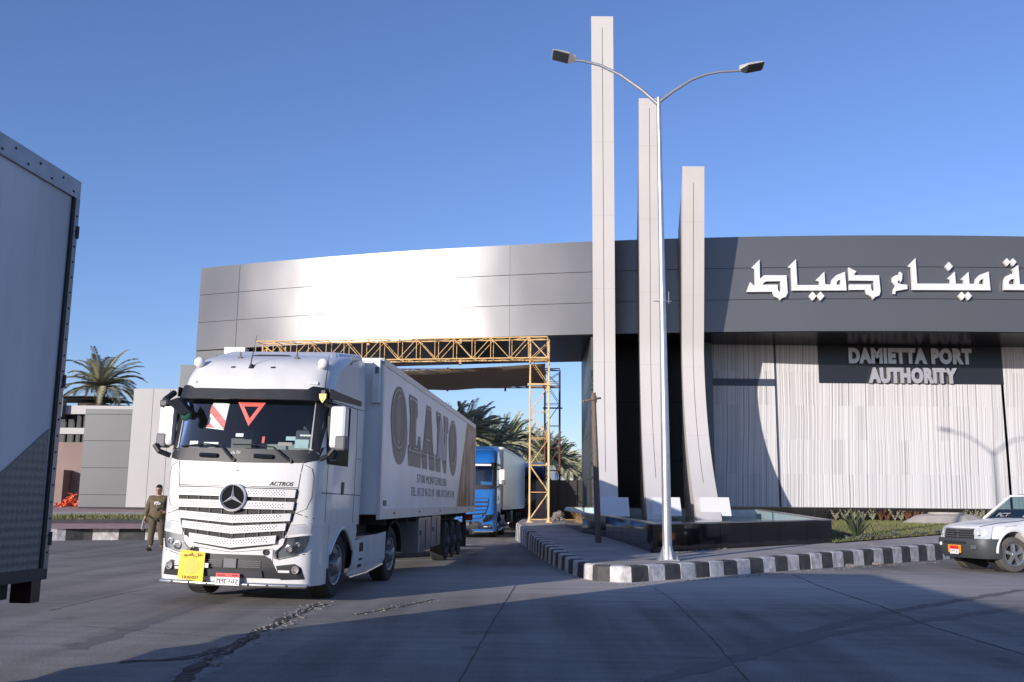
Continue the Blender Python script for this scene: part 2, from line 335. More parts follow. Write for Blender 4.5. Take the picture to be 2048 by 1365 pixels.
def poly_curve(mb, loops, fn, ext=.1):
    """closed outlines (with holes) filled and given thickness"""
    cu = bpy.data.curves.new('p', 'CURVE'); cu.dimensions = '2D'; cu.fill_mode = 'BOTH'; cu.extrude = .5
    for lp in loops:
        sp = cu.splines.new('POLY'); sp.points.add(len(lp)-1); sp.use_cyclic_u = True
        for i, p in enumerate(lp): sp.points[i].co = (p[0], p[1], 0, 1)
    o = bpy.data.objects.new('p', cu); COL.objects.link(o); bpy.context.view_layer.update()
    me = bpy.data.meshes.new_from_object(o.evaluated_get(bpy.context.evaluated_depsgraph_get()))
    mb.add([fn(v.co.x, v.co.y, ext if v.co.z > 0 else 0) for v in me.vertices], [list(p.vertices) for p in me.polygons])
    bpy.data.objects.remove(o); bpy.data.meshes.remove(me); bpy.data.curves.remove(cu)
def lerp(a, b, t): return a+(b-a)*t
def interp(tab, z):
    if z <= tab[0][0]: return tab[0][1]
    for (a, b), (c, d) in zip(tab, tab[1:]):
        if z <= c:
            t = (z-a)/(c-a); return b+(d-b)*t
    return tab[-1][1]

# ------------------------------------------------------------ ground and roads
def structure(mb, name, m, **k): return tag(mb.build(name, m, **k), kind='structure')
mb = MB(); mb.add([(-900, -300, -.03), (900, -300, -.03), (900, 1500, -.03), (-900, 1500, -.03)], [(0, 1, 2, 3)]); structure(mb, 'ground', M['sand'])
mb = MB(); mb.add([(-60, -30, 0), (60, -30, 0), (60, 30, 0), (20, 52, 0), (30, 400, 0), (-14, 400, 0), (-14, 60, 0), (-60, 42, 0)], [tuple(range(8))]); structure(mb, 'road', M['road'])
def isl_z(y): return .3+max(0, y-21)*.021        # the island rises gently towards the gate
def island(x, y): return (x, y, isl_z(y))
kp = [gnd(u, v, 0) for u, v in [(1031, 1078), (1045, 1090), (1062, 1103), (1085, 1119), (1110, 1134), (1140, 1148), (1168, 1158), (1195, 1163), (1255, 1166), (1340, 1160), (1470, 1150), (1590, 1141), (1700, 1133), (1800, 1126), (1880, 1120), (1960, 1113)]]
kp = [Vector((p.x, min(p.y, 39.5), 0)) for p in kp]
kp = [Vector((.5, 44, 0))]+kp+[Vector((40, 46, 0)), ]
# smooth resample
def resample(pts, step):
    out = []; d = 0; L = [0]
    for a, b in zip(pts, pts[1:]): L.append(L[-1]+(b-a).length)
    k = int(L[-1]/step); j = 0
    for i in range(k+1):
        t = L[-1]*i/k
        while j < len(L)-2 and L[j+1] < t: j += 1
        q = (t-L[j])/(L[j+1]-L[j]); out.append(pts[j].lerp(pts[j+1], q))
    return out
ks = resample(kp, .25)
def kerb(pts, name, zf, seg, hk=.3, wk=.3, fy=1, bottom=0., mats=('kblack', 'kwhite')):
    mb = MB(); n = len(pts)
    nor = []
    for i, p in enumerate(pts):
        d = (pts[min(i+1, n-1)]-pts[max(i-1, 0)]).normalized(); nor.append(Vector((-d.y, d.x, 0))*fy)
    prof = [(0, -.05), (.015, .93), (.07, 1.0), (wk, 1.0), (wk, -.05)]
    o = 0; rr = random.Random(3)
    bounds = [0]; 
    while bounds[-1] < n: bounds.append(bounds[-1]+seg(bounds[-1], rr))
    for bi, (a, b) in enumerate(zip(bounds, bounds[1:])):
        b = min(b, n-1)
        if b <= a: break
        mb.mi = bi % 2
        gap = .008
        rings = []
        for i in range(a, b+1):
            p = pts[i]; zt = zf(p)
            d = (pts[min(i+1, n-1)]-pts[max(i-1, 0)]).normalized()
            q = p+d*(gap if i == a else (-gap if i == b else 0))
            rings.append([q+nor[i]*(off+rr.uniform(-.006, .006))+Vector((0, 0, zt*h if h > 0 else h)) for off, h in prof])
        vs_ = [v for r in rings for v in r]; k = len(prof); fs = []
        for i in range(len(rings)-1):
            for j in range(k-1): fs.append((i*k+j, i*k+j+1, (i+1)*k+j+1, (i+1)*k+j))
        fs.append(tuple(range(k))); fs.append(tuple(range((len(rings)-1)*k, len(rings)*k))[::-1])
        mb.add(vs_, fs)
    return structure(mb, name, [M[mats[0]], M[mats[1]]])
kerb(ks, 'kerb', lambda p: isl_z(p.y)+.005, lambda i, r: 5 if i in (44,) else 2, fy=1)
# pavement sheet of the island
isl = [island(p.x, p.y) for p in ks]
def inset(pts, d):
    out = []; n = len(pts)
    for i in range(n):
        t = (Vector(pts[min(i+1, n-1)])-Vector(pts[max(i-1, 0)])); t.z = 0; t.normalize()
        out.append(Vector(pts[i])+Vector((-t.y, t.x, 0))*d)
    return out
ii = inset(isl, .28)
mb = MB(); n = len(ii); back = [(Vector((lerp(1.0, 44, i/(n-1)), 56, 0))) for i in range(n)]
rows = 16; vs_ = []
for i in range(n):
    for j in range(rows+1):
        t = (j/rows)**1.3; p = ii[i].lerp(back[i], t); p.z = isl_z(min(p.y, 50)); vs_.append(p)
mb.add(vs_, [(i*(rows+1)+j, (i+1)*(rows+1)+j, (i+1)*(rows+1)+j+1, i*(rows+1)+j+1) for i in range(n-1) for j in range(rows)])
structure(mb, 'pavement', M['pave'])

# cracks and slab joints
def crack(name, pix, width, m, z=.004, jag=.02, seed=1):
    rr = random.Random(seed); pts = resample([gnd(u, v, 0) for u, v in pix], .18); mb = MB(); L = []; n = len(pts)
    for i, p in enumerate(pts):
        d = (pts[min(i+1, n-1)]-pts[max(i-1, 0)]).normalized(); nn = Vector((-d.y, d.x, 0))
        w_ = width*(rr.uniform(.55, 1.35) if jag else 1); c = p+nn*rr.uniform(-jag, jag)
        L.append((c-nn*w_/2, c+nn*w_/2))
    vs_ = [Vector((q.x, q.y, z)) for ab in L for q in ab]
    mb.add(vs_, [(2*i, 2*i+1, 2*i+3, 2*i+2) for i in range(n-1)]); structure(mb, name, m)
M['crack'] = mat('crack_dark', (.02, .019, .018), .9)
M['crack2'] = mat('fine_crack', (.045, .042, .04), .9)
M['seal'] = mat('joint_seal', (.27, .25, .23), .9)
M['patch'] = mat('broken_asphalt', (.055, .05, .048), .9, var=.5, vscale=5, bump=1, bscale=10)
crack('joint', [(0, 1188), (240, 1204), (560, 1220), (912, 1241)], .016, M['seal'], jag=.003, seed=2)
crack('joint', [(160, 1252), (330, 1268), (455, 1276)], .016, M['crack2'], jag=.005, seed=12)
crack('joint', [(1034, 1167), (985, 1245), (918, 1365)], .011, M['crack2'], jag=.006, seed=3)
crack('joint', [(1300, 1172), (1345, 1200), (1420, 1275), (1500, 1365)], .012, M['crack2'], jag=.01, seed=4)
crack('joint', [(1585, 1150), (1640, 1173), (1760, 1213), (1850, 1250), (2048, 1310)], .028, M['crack2'], jag=.012, seed=5)
crack('joint', [(100, 1222), (170, 1205), (260, 1184), (320, 1176)], .02, M['crack2'], jag=.02, seed=6)
crack('joint', [(560, 1282), (1000, 1303), (1600, 1322)], .008, M['crack2'], jag=.003, seed=16)
M['chip'] = mat('chipped_concrete', (.26, .235, .215), .95, var=.4, vscale=9, dirt=(.16, .15, .14), bump=.6, bscale=14)
crack('crack', [(648, 1207), (600, 1224), (560, 1243), (520, 1264), (480, 1288), (440, 1306), (400, 1338), (350, 1372)], .34, M['chip'], z=.002, jag=.09, seed=17)
crack('crack', [(645, 1208), (600, 1225), (560, 1245), (520, 1262), (480, 1285), (440, 1300), (400, 1330), (350, 1368)], .14, M['patch'], jag=.05, seed=7)
crack('crack', [(645, 1210), (590, 1232), (530, 1262), (470, 1296), (380, 1345)], .05, M['crack'], z=.008, jag=.06, seed=8)
crack('crack', [(240, 1325), (320, 1322), (400, 1312), (452, 1296)], .14, M['patch'], z=.006, jag=.04, seed=9)
crack('crack', [(705, 1230), (740, 1225), (800, 1214), (870, 1200)], .05, M['patch'], jag=.03, seed=10)
crack('road_mark', [(770, 1122), (830, 1121), (895, 1120)], .12, M['plate'], jag=0, seed=11)
crack('road_mark', [(920, 1091), (945, 1089)], .12, M['plate'], jag=0, seed=11)
M['skid'] = mat('tyre_mark', (.155, .147, .138), .95, spec=.1, var=.35, vscale=2.5, dirt=(.19, .178, .166))
for k_, pix in enumerate(([(150, 1300), (420, 1200), (700, 1130)], [(1500, 1300), (1750, 1230), (2048, 1180)], [(1300, 1365), (1650, 1270), (2048, 1215)])):
    crack('tyre_mark', pix, .24, M['skid'], z=.0015+.0004*k_, jag=.004, seed=30+k_)
# rubble along cracks and kerbs
def rock_mb(mb, c, r, rr):
    vs_ = []
    for k in range(8):
        a = [(-1, -1, -1), (1, -1, -1), (1, 1, -1), (-1, 1, -1), (-1, -1, 1), (1, -1, 1), (1, 1, 1), (-1, 1, 1)][k]
        vs_.append((c[0]+a[0]*r*rr.uniform(.5, 1.1), c[1]+a[1]*r*rr.uniform(.5, 1.1), c[2]+max(-.2, a[2])*r*rr.uniform(.4, .8)))
    mb.add(vs_, [(0, 3, 2, 1), (4, 5, 6, 7), (0, 1, 5, 4), (1, 2, 6, 5), (2, 3, 7, 6), (3, 0, 4, 7)])
rr = random.Random(5); mb = MB()
cp = resample([gnd(u, v) for u, v in [(645, 1208), (600, 1225), (560, 1245), (520, 1262), (480, 1285), (440, 1300), (400, 1330)]], .02)
for p in cp:
    if rr.random() < .8: rock_mb(mb, (p.x+rr.gauss(.04, .11), p.y+rr.gauss(0, .09), .006), .005+.02*rr.random()**2.5, rr)
cp = resample([gnd(u, v) for u, v in [(730, 1228), (800, 1214), (860, 1203)]], .05)
for p in cp: rock_mb(mb, (p.x+rr.gauss(0, .09), p.y+rr.gauss(0, .07), .006), .005+.018*rr.random()**2, rr)
cp = resample([gnd(u, v) for u, v in [(1200, 1166), (1255, 1170), (1400, 1160), (1600, 1144), (1750, 1133), (1880, 1124)]], .04)
for p in cp: rock_mb(mb, (p.x+rr.gauss(0, .06), p.y-abs(rr.gauss(0, .1)), .005), rr.uniform(.004, .018), rr)
cp = resample([gnd(u, v, .34) for u, v in [(1318, 1109), (1450, 1101), (1560, 1094), (1660, 1087)]], .05)
for p in cp: rock_mb(mb, (p.x+rr.gauss(0, .06), p.y-abs(rr.gauss(0, .08)), isl_z(p.y)+.005), rr.uniform(.01, .035), rr)
tag(mb.build('rubble', M['stone']), 'small broken stones along the crack and the kerb foot', 'rubble', kind='stuff')
for (u, v, z, r_, lab) in [(1678, 1131, 0, .09, 'small pale stone at the foot of the striped kerb'), (1695, 1133, 0, .12, 'largest pale stone lying against the striped kerb'), (1746, 1129, 0, .11, 'pale stone block beside the striped kerb nearer the pickup'), (1745, 1094, .38, .09, 'lone stone lying on the pavement behind the kerb')]:
    mb = MB(); p = gnd(u, v, z); rock_mb(mb, (p.x, p.y-.1, z), r_, rr); rock_mb(mb, (p.x+.12, p.y-.12, z), r_*.6, rr)
    tag(mb.build('stone', M['stone'], bevel=.01), lab, 'stone', 'stones by the kerb')

# left side: kerb, strip of brick, grass strip, brick apron in front of the panel wall
def strip(name, m, yA, yB, zA, zB, x0=-40, x1=-7.5, skew=.0, **k):
    mb = MB(); n = 14
    def P(x, y, z): return (x, y+skew*(x+16), z)
    vs_ = []
    for i in range(n+1):
        x = lerp(x0, x1, i/n); vs_ += [P(x, yA, zA), P(x, yB, zB)]
    mb.add(vs_, [(2*i, 2*i+2, 2*i+3, 2*i+1) for i in range(n)]); return structure(mb, name, m)
SK = .35
lk = resample([Vector((-45, 34.6-.35*28.5, 0)), Vector((-16.5, 34.9, 0)), Vector((-15.6, 35.6, 0)), Vector((-8, 38.3, 0))], .3)
kerb(lk, 'kerb', lambda p: .43, lambda i, r: 3, fy=1)
def lz(y): return interp([(35, .42), (38.2, .55), (38.6, .62), (39.3, .66), (43, .86), (44.3, .92), (48, 1.1), (56, 1.12)], y)
strip('brick_path', M['brick'], 35.1, 38.2, .42, .55, skew=SK)
strip('grass_bed', M['lawn'], 38.3, 42.6, .60, .80, skew=SK, x1=-11)
strip('dark_kerb', M['concd'], 38.1, 38.3, .70, .70, skew=SK, x1=-11); 
mb = MB(); mb.hexa([(-40, 38.1-SK*24, .4), (-11, 38.1+SK*5, .4), (-11, 38.3+SK*5, .4), (-40, 38.3-SK*24, .4)], [(-40, 38.1-SK*24, .695), (-11, 38.1+SK*5, .695), (-11, 38.3+SK*5, .695), (-40, 38.3-SK*24, .695)]); structure(mb, 'bed_edge', M['concd'])
strip('concrete_strip', M['conc'], 42.6, 44.0, .80, .93, skew=SK)
strip('brick_path', M['brick'], 44.0, 57, .93, 1.12, skew=SK)

# ------------------------------------------------------------ gate building
FT = np.array([gnd(u, v, 13.5)[:] for u, v in [(403, 537), (480, 529), (870, 500), (1020, 490.5), (1180, 483), (1460, 474), (1750, 472), (2048, 473)]])
FC = np.polyfit(FT[:, 0], FT[:, 1], 3); FX0 = float(FT[0, 0])
def Yf(x):
    x = min(max(x, -22), 26); return float(np.polyval(FC, x))
ZB, ZT, DEEP = 9.12, 13.5, 8.5
gate = empty('gate_building', (4, 46, 0)); tag(gate, 'curved grey metal gate building with white Arabic lettering spanning the road', 'gate building')
gate_inv = gate.matrix_world.copy()
def gpart(mb, name, m, **k):
    bpy.context.view_layer.update()
    o = mb.build(name, m, **k); o.parent = gate; o.matrix_parent_inverse = Matrix.Translation((4, 46, 0)).inverted(); return o
def fasc(x, z, d=0.): return (x, Yf(x)-d, z)
# fascia panels: 3 courses
mb = MB(); xs = [FX0+(30-FX0)*i/120 for i in range(121)]
rowsz = [ZB, ZB+1.46, ZB+2.92, ZT]; jx = [float(gnd(u, v, 13.5).x) for u, v in [(480, 529), (868, 500), (1020, 490.5)]]
cuts = sorted(set(xs+[j+e for j in jx for e in (-.012, .012)]))
for a, b in zip(rowsz, rowsz[1:]):
    za, zb = a+.014, b-.014
    if b == ZT: zb = b
    if a == ZB: za = a
    seg = [cuts[0]]
    for x in cuts[1:]+[None]:
        if x is None or any(abs(x-(j+.012)) < 1e-9 for j in jx):
            if len(seg) > 1:
                vs_ = [];
                for q in seg: vs_ += [fasc(q, za, 0), fasc(q, zb, 0), fasc(q, za, -.05), fasc(q, zb, -.05)]
                k = len(seg); fs = []
                for i in range(k-1):
                    o = 4*i; fs += [(o, o+4, o+5, o+1), (o+2, o+3, o+7, o+6), (o, o+2, o+6, o+4), (o+1, o+5, o+7, o+3)]
                fs += [(0, 1, 3, 2), (4*k-4, 4*k-2, 4*k-1, 4*k-3)]
                mb.add(vs_, fs)
            seg = [] if x is None else [x]
        else: seg.append(x)
gpart(mb, 'fascia', M['fascia'], smooth=True)
def slab(pts_front, dback, z0, z1):
    lo = [(x, y, z0) for x, y in pts_front]+[(x, y+dback, z0) for x, y in reversed(pts_front)]
    return lo, [(x, y, z1) for x, y, _ in lo]
mb = MB(); fr = [(x, Yf(x)+.055) for x in xs[::4]]
mb.hexa(*slab(fr, DEEP-.1, ZB+.02, ZT-.03)); gpart(mb, 'deck', M['dgreyp'])
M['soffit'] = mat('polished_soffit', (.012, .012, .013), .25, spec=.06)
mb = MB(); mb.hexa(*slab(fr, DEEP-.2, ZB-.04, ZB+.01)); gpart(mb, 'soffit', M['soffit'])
# extra bottom course at the left leg, and the leg itself
mb = MB()
mb.hexa([(FX0, Yf(FX0)+.02, 1.0), (FX0+2.6, Yf(FX0+2.6)+.02, 1.0), (FX0+2.6, Yf(FX0+2.6)+8, 1.0), (FX0, Yf(FX0)+8, 1.0)], [(FX0, Yf(FX0)+.02, ZB-.05), (FX0+2.6, Yf(FX0+2.6)+.02, ZB-.05), (FX0+2.6, Yf(FX0+2.6)+8, ZB-.05), (FX0, Yf(FX0)+8, ZB-.05)])
gpart(mb, 'left_leg', M['greyp'])
mb = MB(); mb.box(-17.25, FX0+.1, 49.0, 52, 1.0, 8.43); gpart(mb, 'side_panel', M['dgreyp'])
# inner wall to the right of the road
mb = MB(); zj = [.7, 2.6, 4.7, 6.8, ZB-.045]
for a, b in zip(zj, zj[1:]): mb.hexa([(3.62, Yf(3.62)+.25, a+.01), (4.1, Yf(3.62)+.25, a+.01), (4.1, 51, a+.01), (3.78, 51, a+.01)], [(3.62, Yf(3.62)+.25, b-.01), (4.1, Yf(3.62)+.25, b-.01), (4.1, 51, b-.01), (3.78, 51, b-.01)])
gpart(mb, 'pier', M['greyp'])
# recess with dark glass between pier and cladding
WY = 45.0
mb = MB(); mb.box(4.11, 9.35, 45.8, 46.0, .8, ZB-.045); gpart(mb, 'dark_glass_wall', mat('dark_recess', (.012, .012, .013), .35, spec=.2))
mb = MB()
for x in (5.0, 6.3, 7.6, 8.9): mb.box(x-.04, x+.04, 45.7, 45.797, .8, ZB-.05)
for z in (3.6, 6.4): mb.box(4.11, 9.35, 45.715, 45.792, z-.04, z+.04)
gpart(mb, 'mullion', M['dark'])
c0_ = float(at(1424, 900, WY).x)
mb = MB(); mb.box(c0_-.44, c0_-.01, 44.4, 46.0, .8, ZB-.045); gpart(mb, 'dark_column', M['dgreyp'])
def wy(x): return WY+(-.035)*(x-9.8)*0
mb = MB()
px0 = float(at(1636, 720, WY).x); px1 = float(at(2003, 720, WY).x); pz0 = float(at(1800, 768, WY).z)
jx1, jx2 = float(at(1556, 880, WY).x), float(at(2012, 880, WY).x)
band0, band1 = float(at(1490, 772, WY).z), float(at(1490, 758, WY).z)
def wbox(x0, x1, z0, z1, y0=WY): mb.box(x0, x1, y0, WY+.25, z0, z1)
wbox(c0_, jx1-.06, 1.42, band0); wbox(c0_, jx1-.06, band1, ZB-.045)
wbox(jx1+.06, px0, 1.42, ZB-.045); wbox(px0, px1, 1.42, pz0); wbox(px1, jx2-.04, 1.42, ZB-.045); wbox(jx2+.04, 32, 1.42, ZB-.045)
gpart(mb, 'ribbed_wall', M['ribs'])
mb = MB(); mb.box(c0_, jx1-.06, WY-.03, WY+.2, band0+.001, band1-.001); mb.box(jx1-.059, jx1+.059, WY+.04, WY+.2, 1.42, ZB-.05); mb.box(jx2-.039, jx2+.039, WY+.04, WY+.2, 1.42, ZB-.05)
gpart(mb, 'trim', M['bluegrey'])
mb = MB(); mb.box(px0+.003, px1-.003, WY-.04, WY+.2, pz0+.003, ZB-.05); gpart(mb, 'sign_panel', mat('sign_panel_black', (.016, .017, .022), .3, spec=.6))
mb = MB(); pl = []
x = c0_
while x < 32:
    mb.box(x+.008, x+1.55, WY-.12, WY+.3, .6, 1.395); x += 1.56
mb.mi = 1; mb.box(c0_, 32, WY-.1, WY+.3, .6, 1.39); mb.box(c0_, 32, WY-.16, WY+.3, 1.397, 1.418)
gpart(mb, 'plinth', [M['granite'], M['rim_st']])
def onwall(x, z, d): return (x, WY-.04-.05-d, z)
def px_text(body, u0, u1, v0, v1, ext):
    a = at(u0, v1, WY-.1); b = at(u1, v0, WY-.1)
    mb = MB(); text_mb(mb, body, onwall, a.x, b.x, a.z, b.z, ext, bold=.068, font_spacing=1.12)
    return gpart(mb, 'lettering', M['steel'])
px_text('DAMIETTA PORT', 1697, 1941, 698, 728, .10); px_text('AUTHORITY', 1737, 1912, 737, 767, .10)
# Arabic lettering on the fascia, outlines measured from the sign
def A1(x, y): return (1480+x/6.4, 500+y/6.4)
def A2(x, y): return (1760+x/7.11, 500+y/7.11)
def diamond(c, r): return [(c[0], c[1]-r*1.15), (c[0]+r, c[1]), (c[0], c[1]+r*1.15), (c[0]-r, c[1])]
L1 = [
 [[(75, 548), (122, 420), (165, 465), (185, 465), (180, 258), (135, 240), (240, 135), (245, 380), (300, 335), (585, 335), (600, 560), (575, 610), (520, 630), (505, 652), (485, 630), (430, 605), (405, 545)],
  [(275, 455), (470, 455), (475, 520), (490, 548), (510, 530), (510, 410), (330, 412), (300, 425)]],
 [[(655, 530), (645, 245), (600, 235), (705, 130), (722, 460), (1010, 460), (1005, 415), (955, 402), (1068, 290), (1078, 450), (1150, 455), (1165, 390), (1220, 335), (1330, 290), (1352, 528)],
  [(1225, 455), (1275, 455), (1275, 392), (1245, 400), (1225, 425)]],
 [diamond((918, 600), 50)], [diamond((1018, 600), 50)],
 [[(1378, 235), (1475, 285), (1440, 335), (1765, 335), (1785, 540), (1770, 590), (1715, 612), (1692, 640), (1672, 612), (1610, 575), (1590, 520), (1385, 522), (1385, 452), (1660, 452), (1665, 510), (1690, 545), (1705, 520), (1700, 405), (1385, 402)]],
]
L2 = [
 [[(265, 320), (300, 350), (300, 420), (280, 470), (262, 440), (235, 455), (235, 480), (290, 500), (368, 505), (375, 565), (270, 585), (205, 595), (200, 640), (172, 635), (175, 575), (205, 520), (160, 465), (160, 400), (200, 375), (262, 365), (255, 340)]],
 [[(445, 580), (430, 265), (375, 245), (488, 130), (512, 490), (985, 490), (985, 440), (940, 420), (1045, 320), (1062, 492), (1175, 492), (1175, 450), (1130, 430), (1240, 325), (1255, 492), (1330, 495), (1345, 420), (1400, 365), (1525, 320), (1552, 585)],
  [(1390, 497), (1460, 500), (1455, 420), (1410, 440), (1390, 465)]],
 [diamond((962, 245), 55)], [diamond((1145, 665), 52)], [diamond((1235, 665), 52)],
 [[(1740, 580), (1745, 440), (1770, 385), (1840, 355), (1880, 350), (1880, 315), (1850, 295), (1945, 225), (1970, 500), (2300, 500), (2300, 585)],
  [(1812, 500), (1900, 500), (1895, 425), (1850, 425), (1812, 460)]],
 [diamond((1785, 185), 48)], [diamond((1872, 185), 48)],
]
def fas_hit(u, v):
    Y = 41.4
    for _ in range(8): p = at(u, v, Y); Y = Yf(p.x)-.06
    return at(u, v, Y)
for S, L in ((A1, L1), (A2, L2)):
    for loops in L:
        lp = []
        for q in loops:
            pts = [fas_hit(*S(*c)) for c in q]; lp.append([(p.x, p.z) for p in pts])
        mb = MB(); poly_curve(mb, lp, lambda x, z, d: (x, Yf(x)-.06-d, z), .13)
        gpart(mb, 'lettering', M['letter'])

# ------------------------------------------------------------ pylons
def pylon(name, u0, u1, Ymid, vtop, zbase, fwd_top, fwd_bot, tip, label):
    pm = [at(u, 640, Ymid) for u in (u0, u1)]; x0, x1 = pm[0].x, pm[1].x
    ztop = at((u0+u1)/2, vtop, Ymid-fwd_top).z; zm = 8.2; ps = R(5.2)
    root = empty(name, (x0, Ymid, zbase), 0); tag(root, label, 'pylon', 'white sail-shaped pylons of the fountain')
    def front(z):
        if z < zm: return -fwd_bot*((zm-z)/(zm-zbase))**2.3
        return -fwd_top*((z-zm)/(ztop-zm))**.9
    bk = min(Yf(x0)-Ymid-.15, 3.2)
    def back(z):
        if z > ZT+.4: t = (z-ZT-.4)/(ztop-ZT-.4); return lerp(bk, front(ztop)+.45, t**.7)
        return bk
    N = 44; zs = [zbase-.4]+[zbase+(ztop-zbase)*i/(N-1) for i in range(N)]; wd = x1-x0
    def P(x, y, z):     # yawed profile plane, local to the root
        xx = x+math.sin(ps)*y*(1 if x >= 0 else 1); return (xx, y*math.cos(ps), z-zbase)
    mb = MB(); vs_ = []
    for z in zs:
        f, b = front(z), back(z); vs_ += [P(0, f, z), P(wd, f, z), P(wd-.03, b, z), P(.03, b, z)]
    fs = [(3, 2, 1, 0), tuple(4*N+i for i in range(4))]
    for i in range(N):
        for j in range(4): fs.append((4*i+j, 4*i+(j+1) % 4, 4*i+4+(j+1) % 4, 4*i+4+j))
    mb.add(vs_, fs); mb.build('fin', M['pyl'], root, smooth=True)
    mb = MB(); vs_ = []; ss = [z for z in zs if zbase+1.0 < z < ztop-.35]
    for z in ss:
        f = front(z)-.006; vs_ += [P(wd/2-.009, f, z), P(wd/2+.009, f, z)]
    mb.add(vs_, [(2*i, 2*i+1, 2*i+3, 2*i+2) for i in range(len(ss)-1)]); mb.build('centre_groove', M['joint'], root)
    mb = MB(); z = zbase+3
    while z < ztop-1:
        f = front(z)-.004; f2 = front(z+.012)-.004; mb.add([P(0, f, z), P(wd, f, z), P(wd, f2, z+.012), P(0, f2, z+.012)], [(0, 1, 2, 3)]); z += 3.05
    mb.build('panel_joint', mat('faint_joint', (.45, .41, .39), .7), root)
    f0 = front(zbase+.4); mb = MB(); bw = wd*.62
    c = wd*.5+.30
    mb.hexa([P(c-bw, f0-.75, zbase-.25), P(c+bw, f0-.75, zbase-.25), P(c+bw, f0+1.6, zbase-.25), P(c-bw, f0+1.6, zbase-.25)],
            [P(c-bw*.93, f0-.4, zbase+.45), P(c+bw*.93, f0-.4, zbase+.45), P(c+bw*.93, f0+1.6, zbase+.45), P(c-bw*.93, f0+1.6, zbase+.45)])
    mb.build('base_block', M['pyls'], root, bevel=.01)
    return root
pylon('pylon', 1186, 1230, 39.3, 33, 1.28, 2.1, 3.3, 1, 'tallest of the three white pylons, nearest the road')
pylon('pylon', 1279, 1321, 40.1, 197, 1.30, 2.1, 3.7, 1, 'middle-height white pylon standing behind the street lamp')
pylon('pylon', 1363, 1406, 40.8, 333, 1.32, 2.0, 4.1, 1, 'shortest of the three white pylons, beside the ribbed wall')

# ------------------------------------------------------------ fountain basin
def rz_(y): return 1.03+max(0, y-23.5)*.0165
bp = [gnd(1307, 1106, .35), gnd(1262, 1091, .40), gnd(1212, 1077, .45), gnd(1165, 1065, .55), gnd(1129, 1054.5, .60), ]
bp = [Vector((p.x, min(p.y, 40), 0)) for p in bp]
Bc = gnd(1665, 1084, .47); Bc.z = 0
out = bp+[Vector((bp[-1].x+.4, 42.2, 0)), Vector((10.6, 40.6, 0)), Bc]     # clockwise from the front corner
cx_ = sum(p.x for p in out)/len(out); cy_ = sum(p.y for p in out)/len(out)
def inner(pts, d):
    n = len(pts); r_ = []
    for i in range(n):
        a, b, c = pts[i-1], pts[i], pts[(i+1) % n]
        d1 = (b-a).normalized(); d2 = (c-b).normalized(); n1 = Vector((d1.y, -d1.x, 0)); n2 = Vector((d2.y, -d2.x, 0)); m = (n1+n2).normalized()
        k = d/max(.5, m.dot(n1)); r_.append(b+m*k)
    return r_
inn = inner(out, .28)
if (inn[0]-Vector((cx_, cy_, 0))).length > (out[0]-Vector((cx_, cy_, 0))).length: inn = inner(out, -.28)
fount = empty('fountain_basin', (out[0].x, out[0].y, 0)); tag(fount, 'low black polished granite fountain basin around the white pylons', 'fountain')
def fpart(mb, name, m, **k):
    o = mb.build(name, m, **k); o.parent = fount; o.matrix_parent_inverse = Matrix.Translation((out[0].x, out[0].y, 0)).inverted(); return o
n = len(out); mb = MB(); mj = MB()
for i in range(n):
    a, b = out[i], out[(i+1) % n]; L_ = (b-a).length; k = max(1, round(L_/1.25))
    d = (b-a).normalized(); nn = Vector((d.y, -d.x, 0))
    if nn.dot(a-Vector((cx_, cy_, 0))) < 0: nn = -nn
    for j in range(k):
        p, q = a.lerp(b, j/k), a.lerp(b, (j+1)/k); q2 = q-d*.006; p2 = p+d*.006
        mb.hexa([p2+Vector((0, 0, .1)), q2+Vector((0, 0, .1)), q2-nn*.1+Vector((0, 0, .1)), p2-nn*.1+Vector((0, 0, .1))],
                [Vector((p2.x, p2.y, rz_(p.y)-.03)), Vector((q2.x, q2.y, rz_(q.y)-.03)), Vector((q2.x, q2.y, rz_(q.y)-.03))-nn*.1, Vector((p2.x, p2.y, rz_(p.y)-.03))-nn*.1])
fpart(mb, 'granite_cladding', M['granite'])
mb = MB(); mi = MB(); o2 = inner(out, .012 if inn[0] == inner(out, .28)[0] else -.012)
ins = .28 if inn[0] == inner(out, .28)[0] else -.28
o3 = inner(out, ins*.3)
for i in range(n):
    j = (i+1) % n; a, b, c, d = o2[i], o2[j], inn[j], inn[i]
    mi.hexa([Vector((o3[i].x, o3[i].y, .1)), Vector((o3[j].x, o3[j].y, .1)), Vector((c.x, c.y, .1)), Vector((d.x, d.y, .1))], [Vector((o3[i].x, o3[i].y, rz_(o3[i].y)-.03)), Vector((o3[j].x, o3[j].y, rz_(o3[j].y)-.03)), Vector((c.x, c.y, rz_(c.y)-.03)), Vector((d.x, d.y, rz_(d.y)-.03))])
    r3 = inner(out, -ins*.05)
    mb.hexa([Vector((p.x, p.y, rz_(p.y)-.028)) for p in (r3[i], r3[j], c, d)], [Vector((p.x, p.y, rz_(p.y))) for p in (r3[i], r3[j], c, d)])
fpart(mi, 'inner_wall', M['tile']); fpart(mb, 'rim', M['rim_st'])
mb = MB(); mb.add([Vector((p.x, p.y, rz_(p.y)-.30)) for p in inner(out, ins*.9)], [tuple(range(n))]); structure(mb, 'water', mat('pool_water', (.03, .05, .055), .08, spec=.7, bump=.25, bscale=5))

